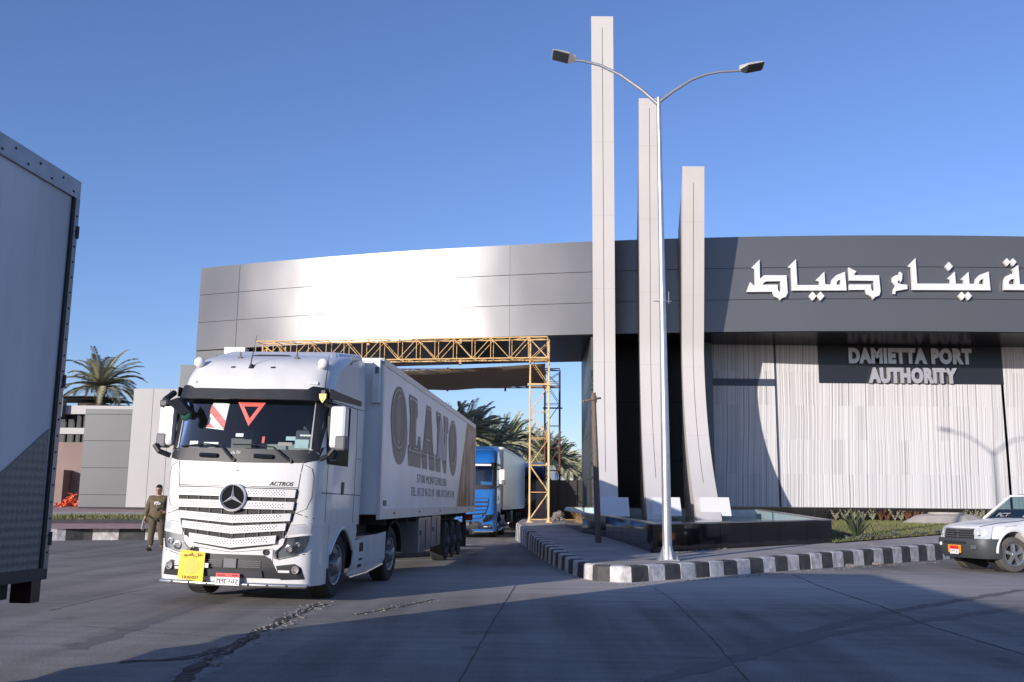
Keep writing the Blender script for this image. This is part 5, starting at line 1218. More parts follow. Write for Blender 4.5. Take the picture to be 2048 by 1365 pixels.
g = MB(); g.box(-.45, -.03, TL1-1.9, TL1-1.87, .18, .9); put1(g, 'mud_flap', M['black'], bx1)

# blue rig behind
def rig(name, Px, Y, yawd, paint, lab, tm, detail=1, tz=1.0):
    yw = R(yawd); fx = Vector((math.sin(yw), math.cos(yw), 0)); rx_ = Vector((math.cos(yw), -math.sin(yw), 0))
    MW = Matrix(((rx_.x, fx.x, 0, Px), (rx_.y, fx.y, 0, Y), (0, 0, 1, 0), (0, 0, 0, 1)))
    r_ = empty(name, mw=MW); tag(r_, lab, 'truck', 'articulated trucks in the lane'); tractor(r_, paint, detail)
    a = Vector((Px, Y, 0))+fx*2.75+rx_*1.27; b = a+fx*13.6
    trailer_obj(r_, MW, a, b, 2.54, 1.25, 4.0, tm, (8.5, 9.8, 11.1), boxes=((4.4, 5.6, .5, 1.1, M['grey'], 'side_locker'),))
    return r_
bl = at(1003, 1000, 41.2)
r2 = rig('articulated_truck', bl.x-1.47, 41.2, 5.0, M['blue'], 'blue articulated truck with a pale trailer waiting behind the white one', (M['trailer'], M['rail']))
g = MB(); g.sheet([(-1.0, 3.05), (1.0, 3.05), (1.0, 3.13), (-1.0, 3.13)], SF, .16, .3); g.build('visor_board', M['plate'], r2)
bl = at(1088, 1000, 58)
r3 = rig('articulated_truck', bl.x-1.1, 58.5, 4.4, M['navy'], 'dark blue articulated truck mostly hidden behind the yellow gantry tower', (M['trailer'], M['rail']))
for (Y, off, lab) in ((78, .0, 'farthest pale trailer truck down the lane'),):
    bl = at(1112, 1000, Y); rig('articulated_truck', bl.x-1.2, Y, 4.4, M['white'], lab, (M['trailer'], M['rail']))

# ------------------------------------------------------------ trailer at the left edge
la = gnd(160, 370, 4.0); ldir = Vector((math.sin(R(4.9)), math.cos(R(4.9)), 0)); Ln = 13.0
lroot_M = Matrix(((ldir.y, ldir.x, 0, la.x), (-ldir.x, ldir.y, 0, la.y), (0, 0, 1, 0), (0, 0, 0, 1)))
lt_ = empty('box_trailer', mw=lroot_M); tag(lt_, 'dirty white box trailer close by at the left edge, dark quilted lower part', 'trailer')
def quilt():
    m = mat('quilted_skirt', (.13, .135, .145), .45, .4); n = m.node_tree; b = n.nodes['Principled BSDF']
    tc = n.nodes.new('ShaderNodeTexCoord'); mp = n.nodes.new('ShaderNodeMapping'); mp.inputs['Rotation'].default_value = (R(45), 0, 0); mp.inputs['Scale'].default_value = (0, 72, 72); n.links.new(tc.outputs['Object'], mp.inputs[0])
    sn = n.nodes.new('ShaderNodeVectorMath'); sn.operation = 'SINE'; n.links.new(mp.outputs[0], sn.inputs[0]); sp = n.nodes.new('ShaderNodeSeparateXYZ'); n.links.new(sn.outputs[0], sp.inputs[0])
    ml = n.nodes.new('ShaderNodeMath'); ml.operation = 'MULTIPLY'; n.links.new(sp.outputs[1], ml.inputs[0]); n.links.new(sp.outputs[2], ml.inputs[1])
    rp = n.nodes.new('ShaderNodeValToRGB'); rp.color_ramp.elements[0].position = .2; rp.color_ramp.elements[0].color = (.125, .128, .135, 1); rp.color_ramp.elements[1].position = .8; rp.color_ramp.elements[1].color = (.155, .16, .165, 1); n.links.new(ml.outputs[0], rp.inputs[0]); n.links.new(rp.outputs[0], b.inputs['Base Color'])
    bp = n.nodes.new('ShaderNodeBump'); bp.inputs['Strength'].default_value = .25; bp.inputs['Distance'].default_value = .006; n.links.new(ml.outputs[0], bp.inputs['Height']); n.links.new(bp.outputs[0], b.inputs['Normal']); return m
def dirty_white():
    m = mat('dirty_trailer_white', (.62, .61, .63), .5, var=.28, vscale=1.2, stretch=(1, 1.6, .3), dirt=(.46, .45, .46)); return m
g = MB(); g.box(-2.5, -.01, -Ln, -.01, .98, 3.99); g.build('box_body', dirty_white(), lt_)
LZ = lambda u, v: (at(u, v, la.y))
g = MB(); g.sheet([(-13, .96), (-.10, .96), (-.10, 1.02), (-.12, 2.02), (-.62, 1.70), (-1.5, 1.2), (-2.3, .97)], lambda y, z, d: (-.008+d, y, z), .006, .6); g.build('quilted_panel', quilt(), lt_)
g = MB(); g.box(-.06, .012, -Ln, .0, 3.87, 4.02); tr_ = g.build('top_rail', mat('aluminium_rail', (.33, .33, .34), .4, .5, var=.2, vscale=6), lt_)
g = MB()
for i in range(24):
    y = -.10-i*.31; g.lathe([(0, .011), (.006, .008), (.007, .001)], (.012, y, 3.91), 'x', 8); g.lathe([(0, .011), (.006, .008), (.007, .001)], (.012, y-.16, 3.97), 'x', 8)
g.build('rivet', M['dark'], tr_)
g = MB(); g.box(-.055, .013, -Ln, 0, .90, .985); g.build('bottom_rail', M['black'], lt_)
g = MB(); g.box(-.04, .010, -.085, -.06, .98, 3.87); g.build('door_seal', M['dark'], lt_)
g = MB(); g.box(-.05, .014, -.058, .0, .98, 3.87); cp_ = g.build('corner_post', mat('post_metal', (.20, .20, .22), .35, .6), lt_)
g = MB()
for i in range(22): z = 1.1+i*.125; g.lathe([(0, .009), (.005, .007), (.006, .001)], (.014, -.03, z), 'x', 8)
for z in (1.2, 2.4, 3.6): g.box(.0, .022, -.02, .012, z-.05, z+.05)
g.build('hinge', M['dark'], cp_)
g = MB(); g.tube([(-.02, .018, .95), (-.02, .018, 3.95)], .014, 8); g.build('lock_rod', M['grey'], lt_)
g = MB(); g.box(-2.3, -.1, -Ln, -.3, .78, .95); g.box(-.55, -.45, -Ln, -.6, .55, .9); g.box(-2.0, -1.9, -Ln, -.6, .55, .9); g.box(-.3, -.12, -.62, -.52, .15, .9); g.build('underframe', M['chassis'], lt_)
g = MB(); g.box(-.16, .0, -.17, -.05, .74, .90); g.build('tail_lamp', mat('dim_red_lamp', (.035, .010, .010), .4), lt_)
g = MB(); g.hexa([(-.5, -.62, .15), (.0, -.62, .15), (.0, -.45, .15), (-.5, -.45, .15)], [(-.5, -.62, .28), (.0, -.62, .28), (.0, -.45, .28), (-.5, -.45, .28)]); g.build('step', M['dark'], lt_)
for y in (-2.2, -3.5, -4.8):
    for s_, x in ((1, -.05), (-1, -2.45)): wheel(lt_, x, y, .5, .38, side=s_, seg=20)
g = MB(); g.box(-2.2, -.1, -10.5, -6.0, .3, .8); g.build('pallet_locker', M['chassis'], lt_)

# ------------------------------------------------------------ pickup at the right edge
pw = gnd(2030, 1146, 0)
yp = R(-60+0)   # the nose points to the image left and a little towards us
# local axes: x forward (nose), y to the vehicle's left (towards the camera), z up
fwd = Vector((-math.cos(R(13)), -math.sin(R(13)), 0)); lft = Vector((fwd.y*-1, fwd.x, 0))
if lft.y > 0: lft = -lft
PO = Vector((pw.x, pw.y, 0))-lft*.80      # centre of the front axle on the ground
PM = Matrix(((fwd.x, lft.x, 0, PO.x), (fwd.y, lft.y, 0, PO.y), (0, 0, 1, 0), (0, 0, 0, 1)))
pk = empty('pickup_truck', mw=PM @ Matrix.Diagonal((1, 1, 1.06, 1))); tag(pk, 'white pickup with a dark bumper entering at the right edge', 'pickup')
HWp = .86
def side_prof(): return [(.78, .62), (.80, .80), (.76, .90), (.70, 1.0), (.35, 1.08), (-.25, 1.17), (-.62, 1.20)]
def plan(x):      # half width along the car
    return interp([(-4.0, .84), (.3, .86), (.55, .82), (.70, .74), (.80, .62)], x)
# body: loft of cross sections along x
def csec(x, zt, zb=.5, hw=None):
    h = hw or plan(x); return [(x, -h, zb), (x, -h*1.0, zb+.1), (x, -h*1.01, lerp(zb, zt, .6)), (x, -h*.97, zt-.06), (x, -h*.88, zt), (x, -h*.4, zt+.025), (x, 0, zt+.03), (x, h*.4, zt+.025), (x, h*.88, zt), (x, h*.97, zt-.06), (x, h*1.01, lerp(zb, zt, .6)), (x, h, zb+.1), (x, h, zb)]
g = MB(); secs = [csec(.77, .82, .70), csec(.74, .90, .66), csec(.68, .96, .64), csec(.5, 1.01, .64), csec(.2, 1.055, .90, ), csec(-.1, 1.09, .90), csec(-.42, 1.12, .62), csec(-.58, 1.14, .45), csec(-.62, 1.14, .42), csec(-2.3, 1.15, .42), csec(-2.32, 1.15, .42), csec(-4.1, 1.12, .5)]
n = len(secs[0]); vs_ = [v for c in secs for v in c]; fs = [tuple(range(n)), tuple(range((len(secs)-1)*n, len(secs)*n))[::-1]]
for i in range(len(secs)-1):
    for j in range(n): fs.append((i*n+j, i*n+(j+1) % n, (i+1)*n+(j+1) % n, (i+1)*n+j))
g.add(vs_, fs); M['pwhite'] = mat('pickup_white', (.76, .75, .745), .35, coat=.5, var=.1, vscale=4)
pb = g.build('body', M['pwhite'], pk, smooth=True)
g = MB(); cab = [(-.55, 1.13, .80), (-1.25, 1.66, .62), (-1.5, 1.72, .60), (-2.2, 1.72, .60), (-2.55, 1.62, .60), (-2.75, 1.13, .78)]
vs_ = []
for (x, z, h) in cab: vs_ += [(x, -h, z), (x, h, z)]
g.add(vs_+[(-.55, -.8, 1.10), (-.55, .8, 1.10), (-2.75, -.78, 1.1), (-2.75, .78, 1.1)], [(2*i, 2*i+1, 2*i+3, 2*i+2) for i in range(1, 5)]); 
g.tube([(-.55, .80, 1.13), (-1.25, .625, 1.67)], .035, 8); g.tube([(-.55, -.80, 1.13), (-1.25, -.625, 1.67)], .035, 8); g.tube([(-1.25, .625, 1.67), (-2.2, .61, 1.715)], .03, 8); g.tube([(-1.7, .79, 1.13), (-1.75, .61, 1.7)], .04, 8); g.tube([(-1.25, -.62, 1.67), (-1.25, .62, 1.67)], .03, 8)
g.build('cabin', M['pwhite'], pk, bevel=.02)
g = MB(); g.add([(-.60, -.76, 1.15), (-.60, .76, 1.15), (-1.24, .60, 1.66), (-1.24, -.60, 1.66)], [(0, 1, 2, 3)]); wsp = g.build('windscreen', glass('pickup_glass', (.28, .42, .40), .08), pk)
WP = lambda x, z, d: (-.60-(z)*.64-.0+.012+.01, x, 1.15+z*.51+.02)
g = MB(); text_mb(g, 'PCT', lambda x, z, d: WP(x, z, d), -.42, -.02, .05, .22, .004, bold=.02); g.build('windscreen_writing', M['plate'], wsp)
g = MB(); text_mb(g, '\uFEE9\uFEAD\uFEEE\uFEE3\uFE84\uFEE4\uFEDF\uFE8D \uFEBA\uFEA8\uFEB8\uFE8D', lambda x, z, d: WP(x, z, d), -.60, -.15, .37, .43, .002); g.build('windscreen_writing', M['plate'], wsp)
g = MB(); poly_curve(g, [[(-.62, .04), (-.62, .18), (-.57, .25), (-.50, .25), (-.46, .18), (-.46, .04), (-.51, .04), (-.51, .16), (-.54, .19), (-.57, .16), (-.57, .04)]], lambda x, z, d: WP(-x, z, d), .002); g.build('windscreen_mark', M['plate'], wsp)
g = MB(); g.add([(-.66, .79, 1.16), (-1.66, .79, 1.16), (-1.70, .625, 1.62), (-1.28, .63, 1.62)], [(0, 1, 2, 3)]); g.add([(-1.76, .79, 1.16), (-2.6, .785, 1.16), (-2.45, .62, 1.6), (-1.8, .62, 1.62)], [(0, 1, 2, 3)]); g.build('side_window', M['dglass'], pk)
g = MB(); g.box(-2.3, -.75, -.7, .7, .9, 1.0); g.box(-1.0, -.78, -.7, .7, 1.0, 1.12); g.box(-1.85, -1.65, .15, .6, 1.0, 1.5); g.box(-1.85, -1.65, -.6, -.15, 1.0, 1.5); g.build('cabin_interior', M['grey'], pk)
# bumper
g = MB()
pr = [(.93, .0), (.925, .3), (.89, .55), (.80, .76), (.62, .86), (.40, .885)]
pts = [(x, y) for x, y in pr]; full = [(x, -y) for x, y in reversed(pts)]+pts[1:]
def ringz(z, k, ky=1.0): return [(x*k if x > 0 else x, y*ky, z) for x, y in full]+[(.38, .84*ky, z), (.38, -.84*ky, z)]
lv = [ringz(.29, .86, .94), ringz(.42, .96), ringz(.56, 1.0), ringz(.66, 1.0), ringz(.72, .97)]; n = len(lv[0]); vs_ = [v for c in lv for v in c]; fs = [tuple(range(n))[::-1], tuple(range(4*n, 5*n))]
for i in range(4):
    for j in range(n): fs.append((i*n+j, i*n+(j+1) % n, (i+1)*n+(j+1) % n, (i+1)*n+j))
g.add(vs_, fs); bmp = g.build('bumper', mat('bumper_charcoal', (.055, .06, .065), .5, var=.2), pk, smooth=True)
g = MB(); g.box(.925, .94, -.38, .38, .60, .655); g.build('bumper_slot', M['dark'], bmp)
g = MB(); g.box(.88, .905, .50, .68, .50, .58); g.build('bumper_pocket', M['grey'], bmp)
g = MB(); g.lathe([(0, .045), (.02, .04), (.022, .001)], (.885, -.55, .58), 'x', 12); g.build('fog_lamp', M['plate'], bmp)
g = MB(); g.box(.94, .955, -.22, .22, .40, .57); g.build('plate_frame', mat('orange_frame', (.75, .3, .03), .5), bmp)
g = MB(); g.box(.956, .962, -.15, .15, .37, .475); g.build('number_plate', M['plate'], bmp); g = MB(); g.box(.956, .962, -.15, .15, .476, .55); g.build('plate_band', M['platered'], bmp)
g = MB(); text_mb(g, '\u0664\u0667\u0669 \u062D', lambda x, z, d: (.964+d, x, z), -.13, .13, .39, .46, .002); g.build('plate_writing', M['ink'], bmp)
# grille
g = MB(); g.hexa([(.82, -.5, .71), (.82, .5, .71), (.70, .5, .71), (.70, -.5, .71)], [(.80, -.46, .92), (.80, .46, .92), (.70, .46, .92), (.70, -.46, .92)]); gr_ = g.build('grille', M['dark'], pk)
g = MB()
for k in range(4):
    z = .745+k*.05; g.box(.80-.004*k, .84-.005*k, -.49+.008*k, .49-.008*k, z, z+.018)
g.box(.80, .838, -.02, .02, .73, .92); g.build('grille_bar', mat('grille_grey', (.09, .095, .105), .45, .2), gr_)
g = MB(); poly_curve(g, [[(-.10, .80), (-.02, .83), (0, .82), (.02, .83), (.10, .80), (.10, .83), (.03, .85), (0, .84), (-.03, .85), (-.10, .83)]], lambda x, z, d: (.842+d, x, z), .006); g.build('grille_badge', M['chrome'], gr_)
for s in (1, -1):
    g = MB(); lo = [(.80, s*.50, .70), (.76, s*.70, .70), (.62, s*.835, .72), (.55, s*.80, .72), (.6, s*.5, .72)]; hi = [(.76, s*.50, .93), (.70, s*.64, .97), (.50, s*.815, 1.0), (.45, s*.78, .98), (.55, s*.5, .93)]
    lo = [(a+.012, b+s*.012, c) for a, b, c in lo]; hi = [(a+.012, b+s*.012, c) for a, b, c in hi]
    g.hexa(lo, hi); hl = g.build('headlight', mat('headlight_clear', (.60, .61, .60), .12, .3), pk, bevel=.015)
    # wheel arch flare
    g = MB(); g.tube([(.49*math.cos(math.pi*i/14), s*.875, .42+.49*math.sin(math.pi*i/14)) for i in range(15)], .03, 8); g.build('arch_flare', M['white_d'], pk)
    g = MB(); g.lathe([(0, .46), (.05, .45)], (0, 0, 0), 'y', 24); g.v = [(a, (.42+b)*s, c+.43) for a, b, c in g.v]; g.build('inner_arch', M['dark'], pk)
    for x in (0, -3.05):
        wl = empty('wheel'); wl.parent = pk; wl.location = (x, s*.83, .385); wl.scale = (1.06, 1, 1.0)
        g = MB(); g.lathe([(-.24, .26), (-.24, .34), (-.21, .38), (-.03, .38), (0, .35), (.005, .27), (-.03, .25)], (0, 0, 0), 'y', 32, False); g.v = [(a, b*s, c) for a, b, c in g.v]; g.build('tyre', M['dustyre'], wl, smooth=True)
        g = MB(); g.lathe([(-.11, .24), (-.12, .001)], (0, 0, 0), 'y', 28); g.v = [(a, b*s, c) for a, b, c in g.v]; g.build('brake_disc', M['dark'], wl)
        g = MB(); g.lathe([(-.12, .25), (-.03, .258), (.0, .25), (-.01, .225), (-.06, .215), (-.12, .21)], (0, 0, 0), 'y', 28, False)
        for k in range(5):
            t = 2*math.pi*k/5+.3; c_, s_ = math.cos(t), math.sin(t); g.hexa([(c_*.05-s_*.04, -.05, s_*.05+c_*.04), (c_*.05+s_*.04, -.05, s_*.05-c_*.04), (c_*.225+s_*.05, -.05, s_*.225-c_*.05), (c_*.225-s_*.05, -.05, s_*.225+c_*.05)], [(c_*.05-s_*.03, .0, s_*.05+c_*.03), (c_*.05+s_*.03, .0, s_*.05-c_*.03), (c_*.225+s_*.035, -.01, s_*.225-c_*.035), (c_*.225-s_*.035, -.01, s_*.225+c_*.035)])
        g.lathe([(-.05, .07), (.01, .06), (.012, .001)], (0, 0, 0), 'y', 16); g.v = [(a, b*s, c) for a, b, c in g.v]; g.build('rim', M['alloy'], wl)
g = MB(); g.box(-4.0, .3, -.6, .6, .28, .5); g.build('underbody', M['chassis'], pk)
g = MB()
for k in range(3): poly_curve(g, [[(-.42-k*.05, 1.0-.035*k), (-1.4, .985-.035*k), (-1.4, .965-.035*k), (-.60-k*.05, .97-.035*k)]], lambda x, z, d: (x, .885+d, z), .003)
g.build('side_stripe', M['yellow'], pk)
g = MB()
for (x0_, z0_, x1_, z1_) in ((-.66, .45, -.66, 1.12), (-1.72, .45, -1.72, 1.12), (-.66, .45, -1.72, .45), (-2.55, .5, -2.55, 1.12)):
    g.box(min(x0_, x1_)-.004, max(x0_, x1_)+.004, .862, .872, min(z0_, z1_)-.004, max(z0_, z1_)+.004)
g.tube([(.70, .60, .985), (.3, .745, 1.065), (-.2, .765, 1.105), (-.55, .77, 1.15)], .006, 4, False)
g.tube([(.74, -.5, .93), (.74, .5, .93)], .007, 4, False)
g.build('shut_line', M['dark'], pk)
g = MB(); g.box(-.80, -.60, .80, 1.0, 1.14, 1.30); g.build('door_mirror', M['black'], pk, bevel=.03)

# ------------------------------------------------------------ palms
def frond(mb, ln, elev, az, droop, wind, rr, k=22, lw=.035, ll=.45):
    d0 = Vector((math.cos(az)*math.cos(elev), math.sin(az)*math.cos(elev), math.sin(elev))); p = Vector((0, 0, 0)); d = d0.copy(); pts = [p.copy()]; st = ln/k
    for i in range(k):
        d = (d+Vector((wind, wind*.15, -droop))*(.018+.05*i/k)).normalized(); p = p+d*st; pts.append(p.copy())
    mb.tube(pts[::3]+[pts[-1]], [.022]+[.015]*(len(pts[::3])-1)+[.004], 4, False)
    for i in range(2, k+1):
        q = pts[i]; dd = (pts[i]-pts[i-1]).normalized(); sd_ = dd.cross(Vector((0, 0, 1)))
        if sd_.length < .1: sd_ = Vector((1, 0, 0))
        sd_.normalize(); L_ = ll*(.55+.6*math.sin(math.pi*(i/k)**.8))*rr.uniform(.8, 1.1)
        for s in (-1, 1):
            for h in (0, .5):
                t = (dd*.75+sd_*s*.75+Vector((wind*.5, 0, .05-.25*rr.random()))).normalized(); b = dd*st*h; w_ = t.cross(sd_+Vector((0, 0, .8))).normalized()*lw*.5
                a = q-b; e = a+t*L_+Vector((wind*.06, 0, -.04*L_)); m_ = a+t*L_*.5
                mb.add([a, m_+w_, e, m_-w_], [(0, 1, 2, 3)])
def palm(name, x, y, z0, h, crown_r, nf, wind, seed, leafm, label, group=None, k=22, tr=.2, lw=.04, up_=1.0, proto=None, low=-.25):
    rr = random.Random(seed)
    root = empty(name, (x, y, z0)); tag(root, label, 'palm tree', group)
    if proto: 
        for ch in children(proto): c = ch.copy(); COL.objects.link(c); c.parent = root
        return root
    mb = MB(); n_ = 16; zs_ = [h*i/n_ for i in range(n_+1)]; mb.tube([(0.03*math.sin(z), 0, z) for z in zs_], [tr*(1.25-.3*i/n_)+(.03 if i % 2 else 0) for i in range(n_+1)], 10)
    for i in range(40):
        a = rr.uniform(0, 6.28); zz = h-rr.uniform(0, .9); r_ = tr*1.0; mb.hexa([(math.cos(a)*r_+q[0], math.sin(a)*r_+q[1], zz) for q in ((-.04, -.04), (.04, -.04), (.04, .04), (-.04, .04))], [(math.cos(a)*(r_+.14)+q[0], math.sin(a)*(r_+.14)+q[1], zz+.25) for q in ((-.02, -.02), (.02, -.02), (.02, .02), (-.02, .02))])
    mb.build('trunk', M['trunk'], root)
    mb = MB()
    for i in range(nf):
        az = rr.uniform(0, 6.28); e = lerp(low, 1.35, (i/nf)**.8)+rr.uniform(-.1, .1)
        frond(mb, crown_r*rr.uniform(.85, 1.1), e*up_, az, .75+.5*rr.random(), wind, rr, k, lw, crown_r*.20)
    for i in range(len(mb.v)): q = mb.v[i]; mb.v[i] = (q[0], q[1], q[2]+h)
    mb.build('crown', leafm, root, recalc=False)
    return root
pt = at(200, 812, 55); pc = at(203, 775, 55)
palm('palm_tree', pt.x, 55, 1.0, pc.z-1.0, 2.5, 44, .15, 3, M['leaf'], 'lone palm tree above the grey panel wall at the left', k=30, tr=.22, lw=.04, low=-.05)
far = [(906, 868, 60, 2.5), (945, 862, 66, 2.6), (990, 885, 76, 2.6), (1020, 880, 84, 3.2), (1058, 896, 92, 3.0), (1096, 905, 90, 2.9), (1118, 918, 102, 3.0), (1136, 930, 122, 3.0), (1150, 938, 135, 3.2), (1160, 948, 155, 3.2), (1072, 916, 110, 2.9), (1104, 935, 130, 3.)]
labs = ['nearest wind-blown palm, crown just over the white trailer top', 'second wind-blown palm over the rear of the white trailer', 'palm whose crown rises over the blue truck cab', 'palm over the front of the pale trailer behind the blue cab', 'palm just left of the yellow gantry tower', 'palm seen through the yellow gantry tower', 'palm right of the yellow gantry tower, largest there', 'palm in the gap between gantry tower and grey pier', 'palm beside the grey pier of the gate', 'farthest palm, touching the edge of the grey pier', 'distant palm low behind the yellow gantry tower', 'distant palm low in the gap above the dark fence']
protos = []
for i, (u, v, Y, cr) in enumerate(far):
    c = at(u, v, Y); z = c.z
    if i < 3:
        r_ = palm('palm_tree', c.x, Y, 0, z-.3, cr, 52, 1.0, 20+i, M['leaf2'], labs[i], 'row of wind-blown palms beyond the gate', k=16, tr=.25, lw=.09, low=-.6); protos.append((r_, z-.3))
    else:
        pr_, ph = protos[i % 3]; r_ = palm('palm_tree', c.x, Y, z-.3-ph, 0, 0, 0, 0, 0, None, labs[i], 'row of wind-blown palms beyond the gate', proto=pr_); r_.rotation_euler = (0, 0, R(rnd.uniform(-20, 20))); 
        s_ = (z-.3)/ph; r_.location.z = 0; r_.scale = (1, 1, s_)

# ------------------------------------------------------------ buildings at the left
pwl = empty('panel_wall', (-20, 48, 1.0)); tag(pwl, 'freestanding wall of large grey and off-white metal panels left of the gate', 'wall')
def ppart(mb, nm, m):
    o = mb.build(nm, m); o.parent = pwl; o.matrix_parent_inverse = Matrix.Translation((-20, 48, 1.0)).inverted(); return o
xg0, xg1 = at(165, 900, 48).x, at(262, 900, 48).x; ztg = at(210, 818, 48).z; zbg = at(210, 1015, 48).z
zr = [at(210, v, 48).z for v in (1015, 990, 936, 882, 829, 818)]
mb = MB()
for a, b in zip(zr, zr[1:]): mb.box(xg0, xg1, 48, 51, a+.012, b-.012)
ppart(mb, 'grey_panel', M['greyp'])
mb = MB(); mb.box(xg0+.01, xg1, 48.02, 51, zr[0]-.3, zr[-1]-.03); ppart(mb, 'core', M['joint'])
xl = [at(u, 900, 47.3).x for u in (259, 299, 333, 372)]; ztl = at(300, 778, 47.3).z; mb = MB()
for a, b in zip(xl, xl[1:]): mb.box(a+.01, b-.01, 47.3, 47.8, zbg+.02, ztl)
ppart(mb, 'off_white_panel', M['lightp']); mb = MB(); mb.box(xl[0]+.02, xl[-1]-.02, 47.33, 47.79, zbg-.3, ztl-.02); ppart(mb, 'core', M['joint'])
# low office behind
of = empty('gatehouse', (-24, 53, 1)); tag(of, 'low pinkish gatehouse with dark glazing and a rooftop pergola at the far left', 'building')
def op(mb, nm, m, par=None):
    o = mb.build(nm, m); o.parent = of; o.matrix_parent_inverse = Matrix.Translation((-24, 53, 1)).inverted(); return o
p = lambda u, v, Y=53: at(u, v, Y)
mb = MB(); x1 = p(170, 900).x; mb.box(-36, x1+3, 53, 60, .9, p(140, 885).z); mb.box(p(105, 900).x-3, p(139, 900).x-.0, 52.0, 52.999, .9, p(130, 940, 52).z); mb.box(p(139, 900).x, p(148, 900).x, 52.0, 52.999, .9, p(130, 940, 52).z)
op(mb, 'wall', M['pink'])
mb = MB(); z0, z1, z2 = p(140, 885).z, p(140, 829).z, p(140, 812).z; mb.box(-36, x1+3, 53.3, 60, z0, z1); op(mb, 'window_band', M['dglass'])
mb = MB(); mb.box(-36, x1+3, 52.8, 60, z1, z2); mb.box(-36, x1+3, 53.1, 53.29, lerp(z0, z1, .30), lerp(z0, z1, .52)); op(mb, 'roof_edge', M['lightp'])
mb = MB()
for u in (128, 145, 158): x = p(u, 850).x; mb.box(x-.04, x+.04, 53.18, 53.298, z0, z1)
op(mb, 'window_frame', M['dark'])
mb = MB(); za, zb_ = p(160, 800, 56).z, p(160, 815, 56).z; mb.box(p(120, 800, 56).x-2, p(240, 800, 56).x, 55, 58, za, za+.06); mb.xprism([(54.2, za), (58, za+.25), (58, za+.3), (54.2, za+.05)], p(135, 800, 56).x, p(225, 800, 56).x)
for u in (128, 165, 200, 238): x = p(u, 800, 56).x; mb.tube([(x, 55.5, z2-.1), (x, 55.5, za)], .04, 6)
op(mb, 'pergola', M['fence'])
mb = MB(); c = p(190, 808, 57); mb.lathe([(0, .9), (.5, .9), (.6, .5), (.62, .01)], (c.x, 57, z2-.02), 'z', 20); mb.lathe([(0, .7), (.35, .7), (.45, .3)], (c.x+1.6, 57, z2-.02), 'z', 20); op(mb, 'roof_tank', M['conc'])
mb = MB(); mb.box(p(104, 830, 52.5).x-.8, p(125, 830, 52.5).x, 52.4, 52.9, p(110, 832, 52.5).z-.05, p(110, 796, 52.5).z); op(mb, 'chimney_block', M['dgreyp'])
# orange netting heap
mb = MB(); rr = random.Random(9); c = at(128, 1008, 50.5); zz = 1.12
for i in range(160):
    x = c.x+rr.gauss(0, .28)+.25; y = 50.5+rr.gauss(0, .2); h = max(0.05, .75-abs(x-c.x-.45)*1.6); a = Vector((x, y, zz+rr.random()*h)); b = a+Vector((rr.gauss(0, .12), rr.gauss(0, .1), rr.gauss(0, .1))); d_ = a+Vector((rr.gauss(0, .1), rr.gauss(0, .1), rr.gauss(0, .1)))
    mb.add([a, b, d_], [(0, 1, 2)]); mb.tube([a, b], .012, 4, False)
tag(mb.build('netting_heap', M['netting'], recalc=False), 'crumpled heap of orange safety netting at the pinkish wall', 'netting')
# white box on a post beside the gate, behind the cab roof
mb = MB(); a, b = at(448, 708, 45.5), at(490, 697, 45.5); mb.box(a.x, b.x, 45.5, 46.2, a.z, b.z+.05); sb_ = mb.build('white_canopy_box', M['letter']); tag(sb_, 'flat white box on a slim white pier rising behind the truck roof', 'canopy')
mb = MB(); mb.box(a.x+.12, b.x-.05, 45.6, 46.1, 1.0, a.z-.002); mb.build('pier', M['letter'], sb_); mb = MB(); mb.box(a.x+.08, a.x+.118, 45.6, 46.1, 1.0, a.z-.002); mb.build('trim', M['dark'], sb_)

# ------------------------------------------------------------ person
def skin(name, verts, edges, radii, m, parent=None, sub=2, root=0):
    me = bpy.data.meshes.new(name); me.from_pydata(verts, edges, []); me.materials.append(m); o = bpy.data.objects.new(name, me); COL.objects.link(o)
    if parent: o.parent = parent
    sk_ = o.modifiers.new('skin', 'SKIN'); sk_.use_smooth_shade = True
    for i, v in enumerate(me.skin_vertices[0].data): r_ = radii[i]; v.radius = r_ if isinstance(r_, tuple) else (r_, r_); v.use_root = (i == root)
    s = o.modifiers.new('sub', 'SUBSURF'); s.levels = sub; s.render_levels = sub
    return o
pp = gnd(311, 1099, 0); pp.y = 28.7; pp.x = at(311, 1090, 28.7).x
S_ = 1.09
person = empty('person', (pp.x, pp.y, 0), R(8)); person.scale = (S_,)*3
tag(person, 'man in an olive sweatshirt and trousers standing beside the white truck', 'person')
# local: facing -y; his right side is -x
V = [(0, 0, .93), (0, .0, 1.05), (0, .01, 1.2), (0, .01, 1.38), (0, .01, 1.47), (0, -.01, 1.56),
     (-.10, 0, .90), (-.13, -.01, .50), (-.14, .02, .10), (.10, 0, .90), (.13, -.02, .50), (.15, .02, .10),
     (-.20, .01, 1.40), (-.27, .02, 1.14), (-.31, -.03, .90), (-.325, -.05, .84), (.20, .01, 1.40), (.28, .03, 1.14), (.26, -.16, 1.03), (.20, -.20, 1.06)]
E_ = [(0, 1), (1, 2), (2, 3), (3, 4), (4, 5), (0, 6), (6, 7), (7, 8), (0, 9), (9, 10), (10, 11), (3, 12), (12, 13), (13, 14), (14, 15), (3, 16), (16, 17), (17, 18), (18, 19)]
rad = [.10, .11, .12, .11, .06, .06, .085, .055, .04, .085, .055, .04, .055, .042, .032, .028, .055, .042, .032, .028]
body = skin('body', V, E_, rad, M['skin'], person)
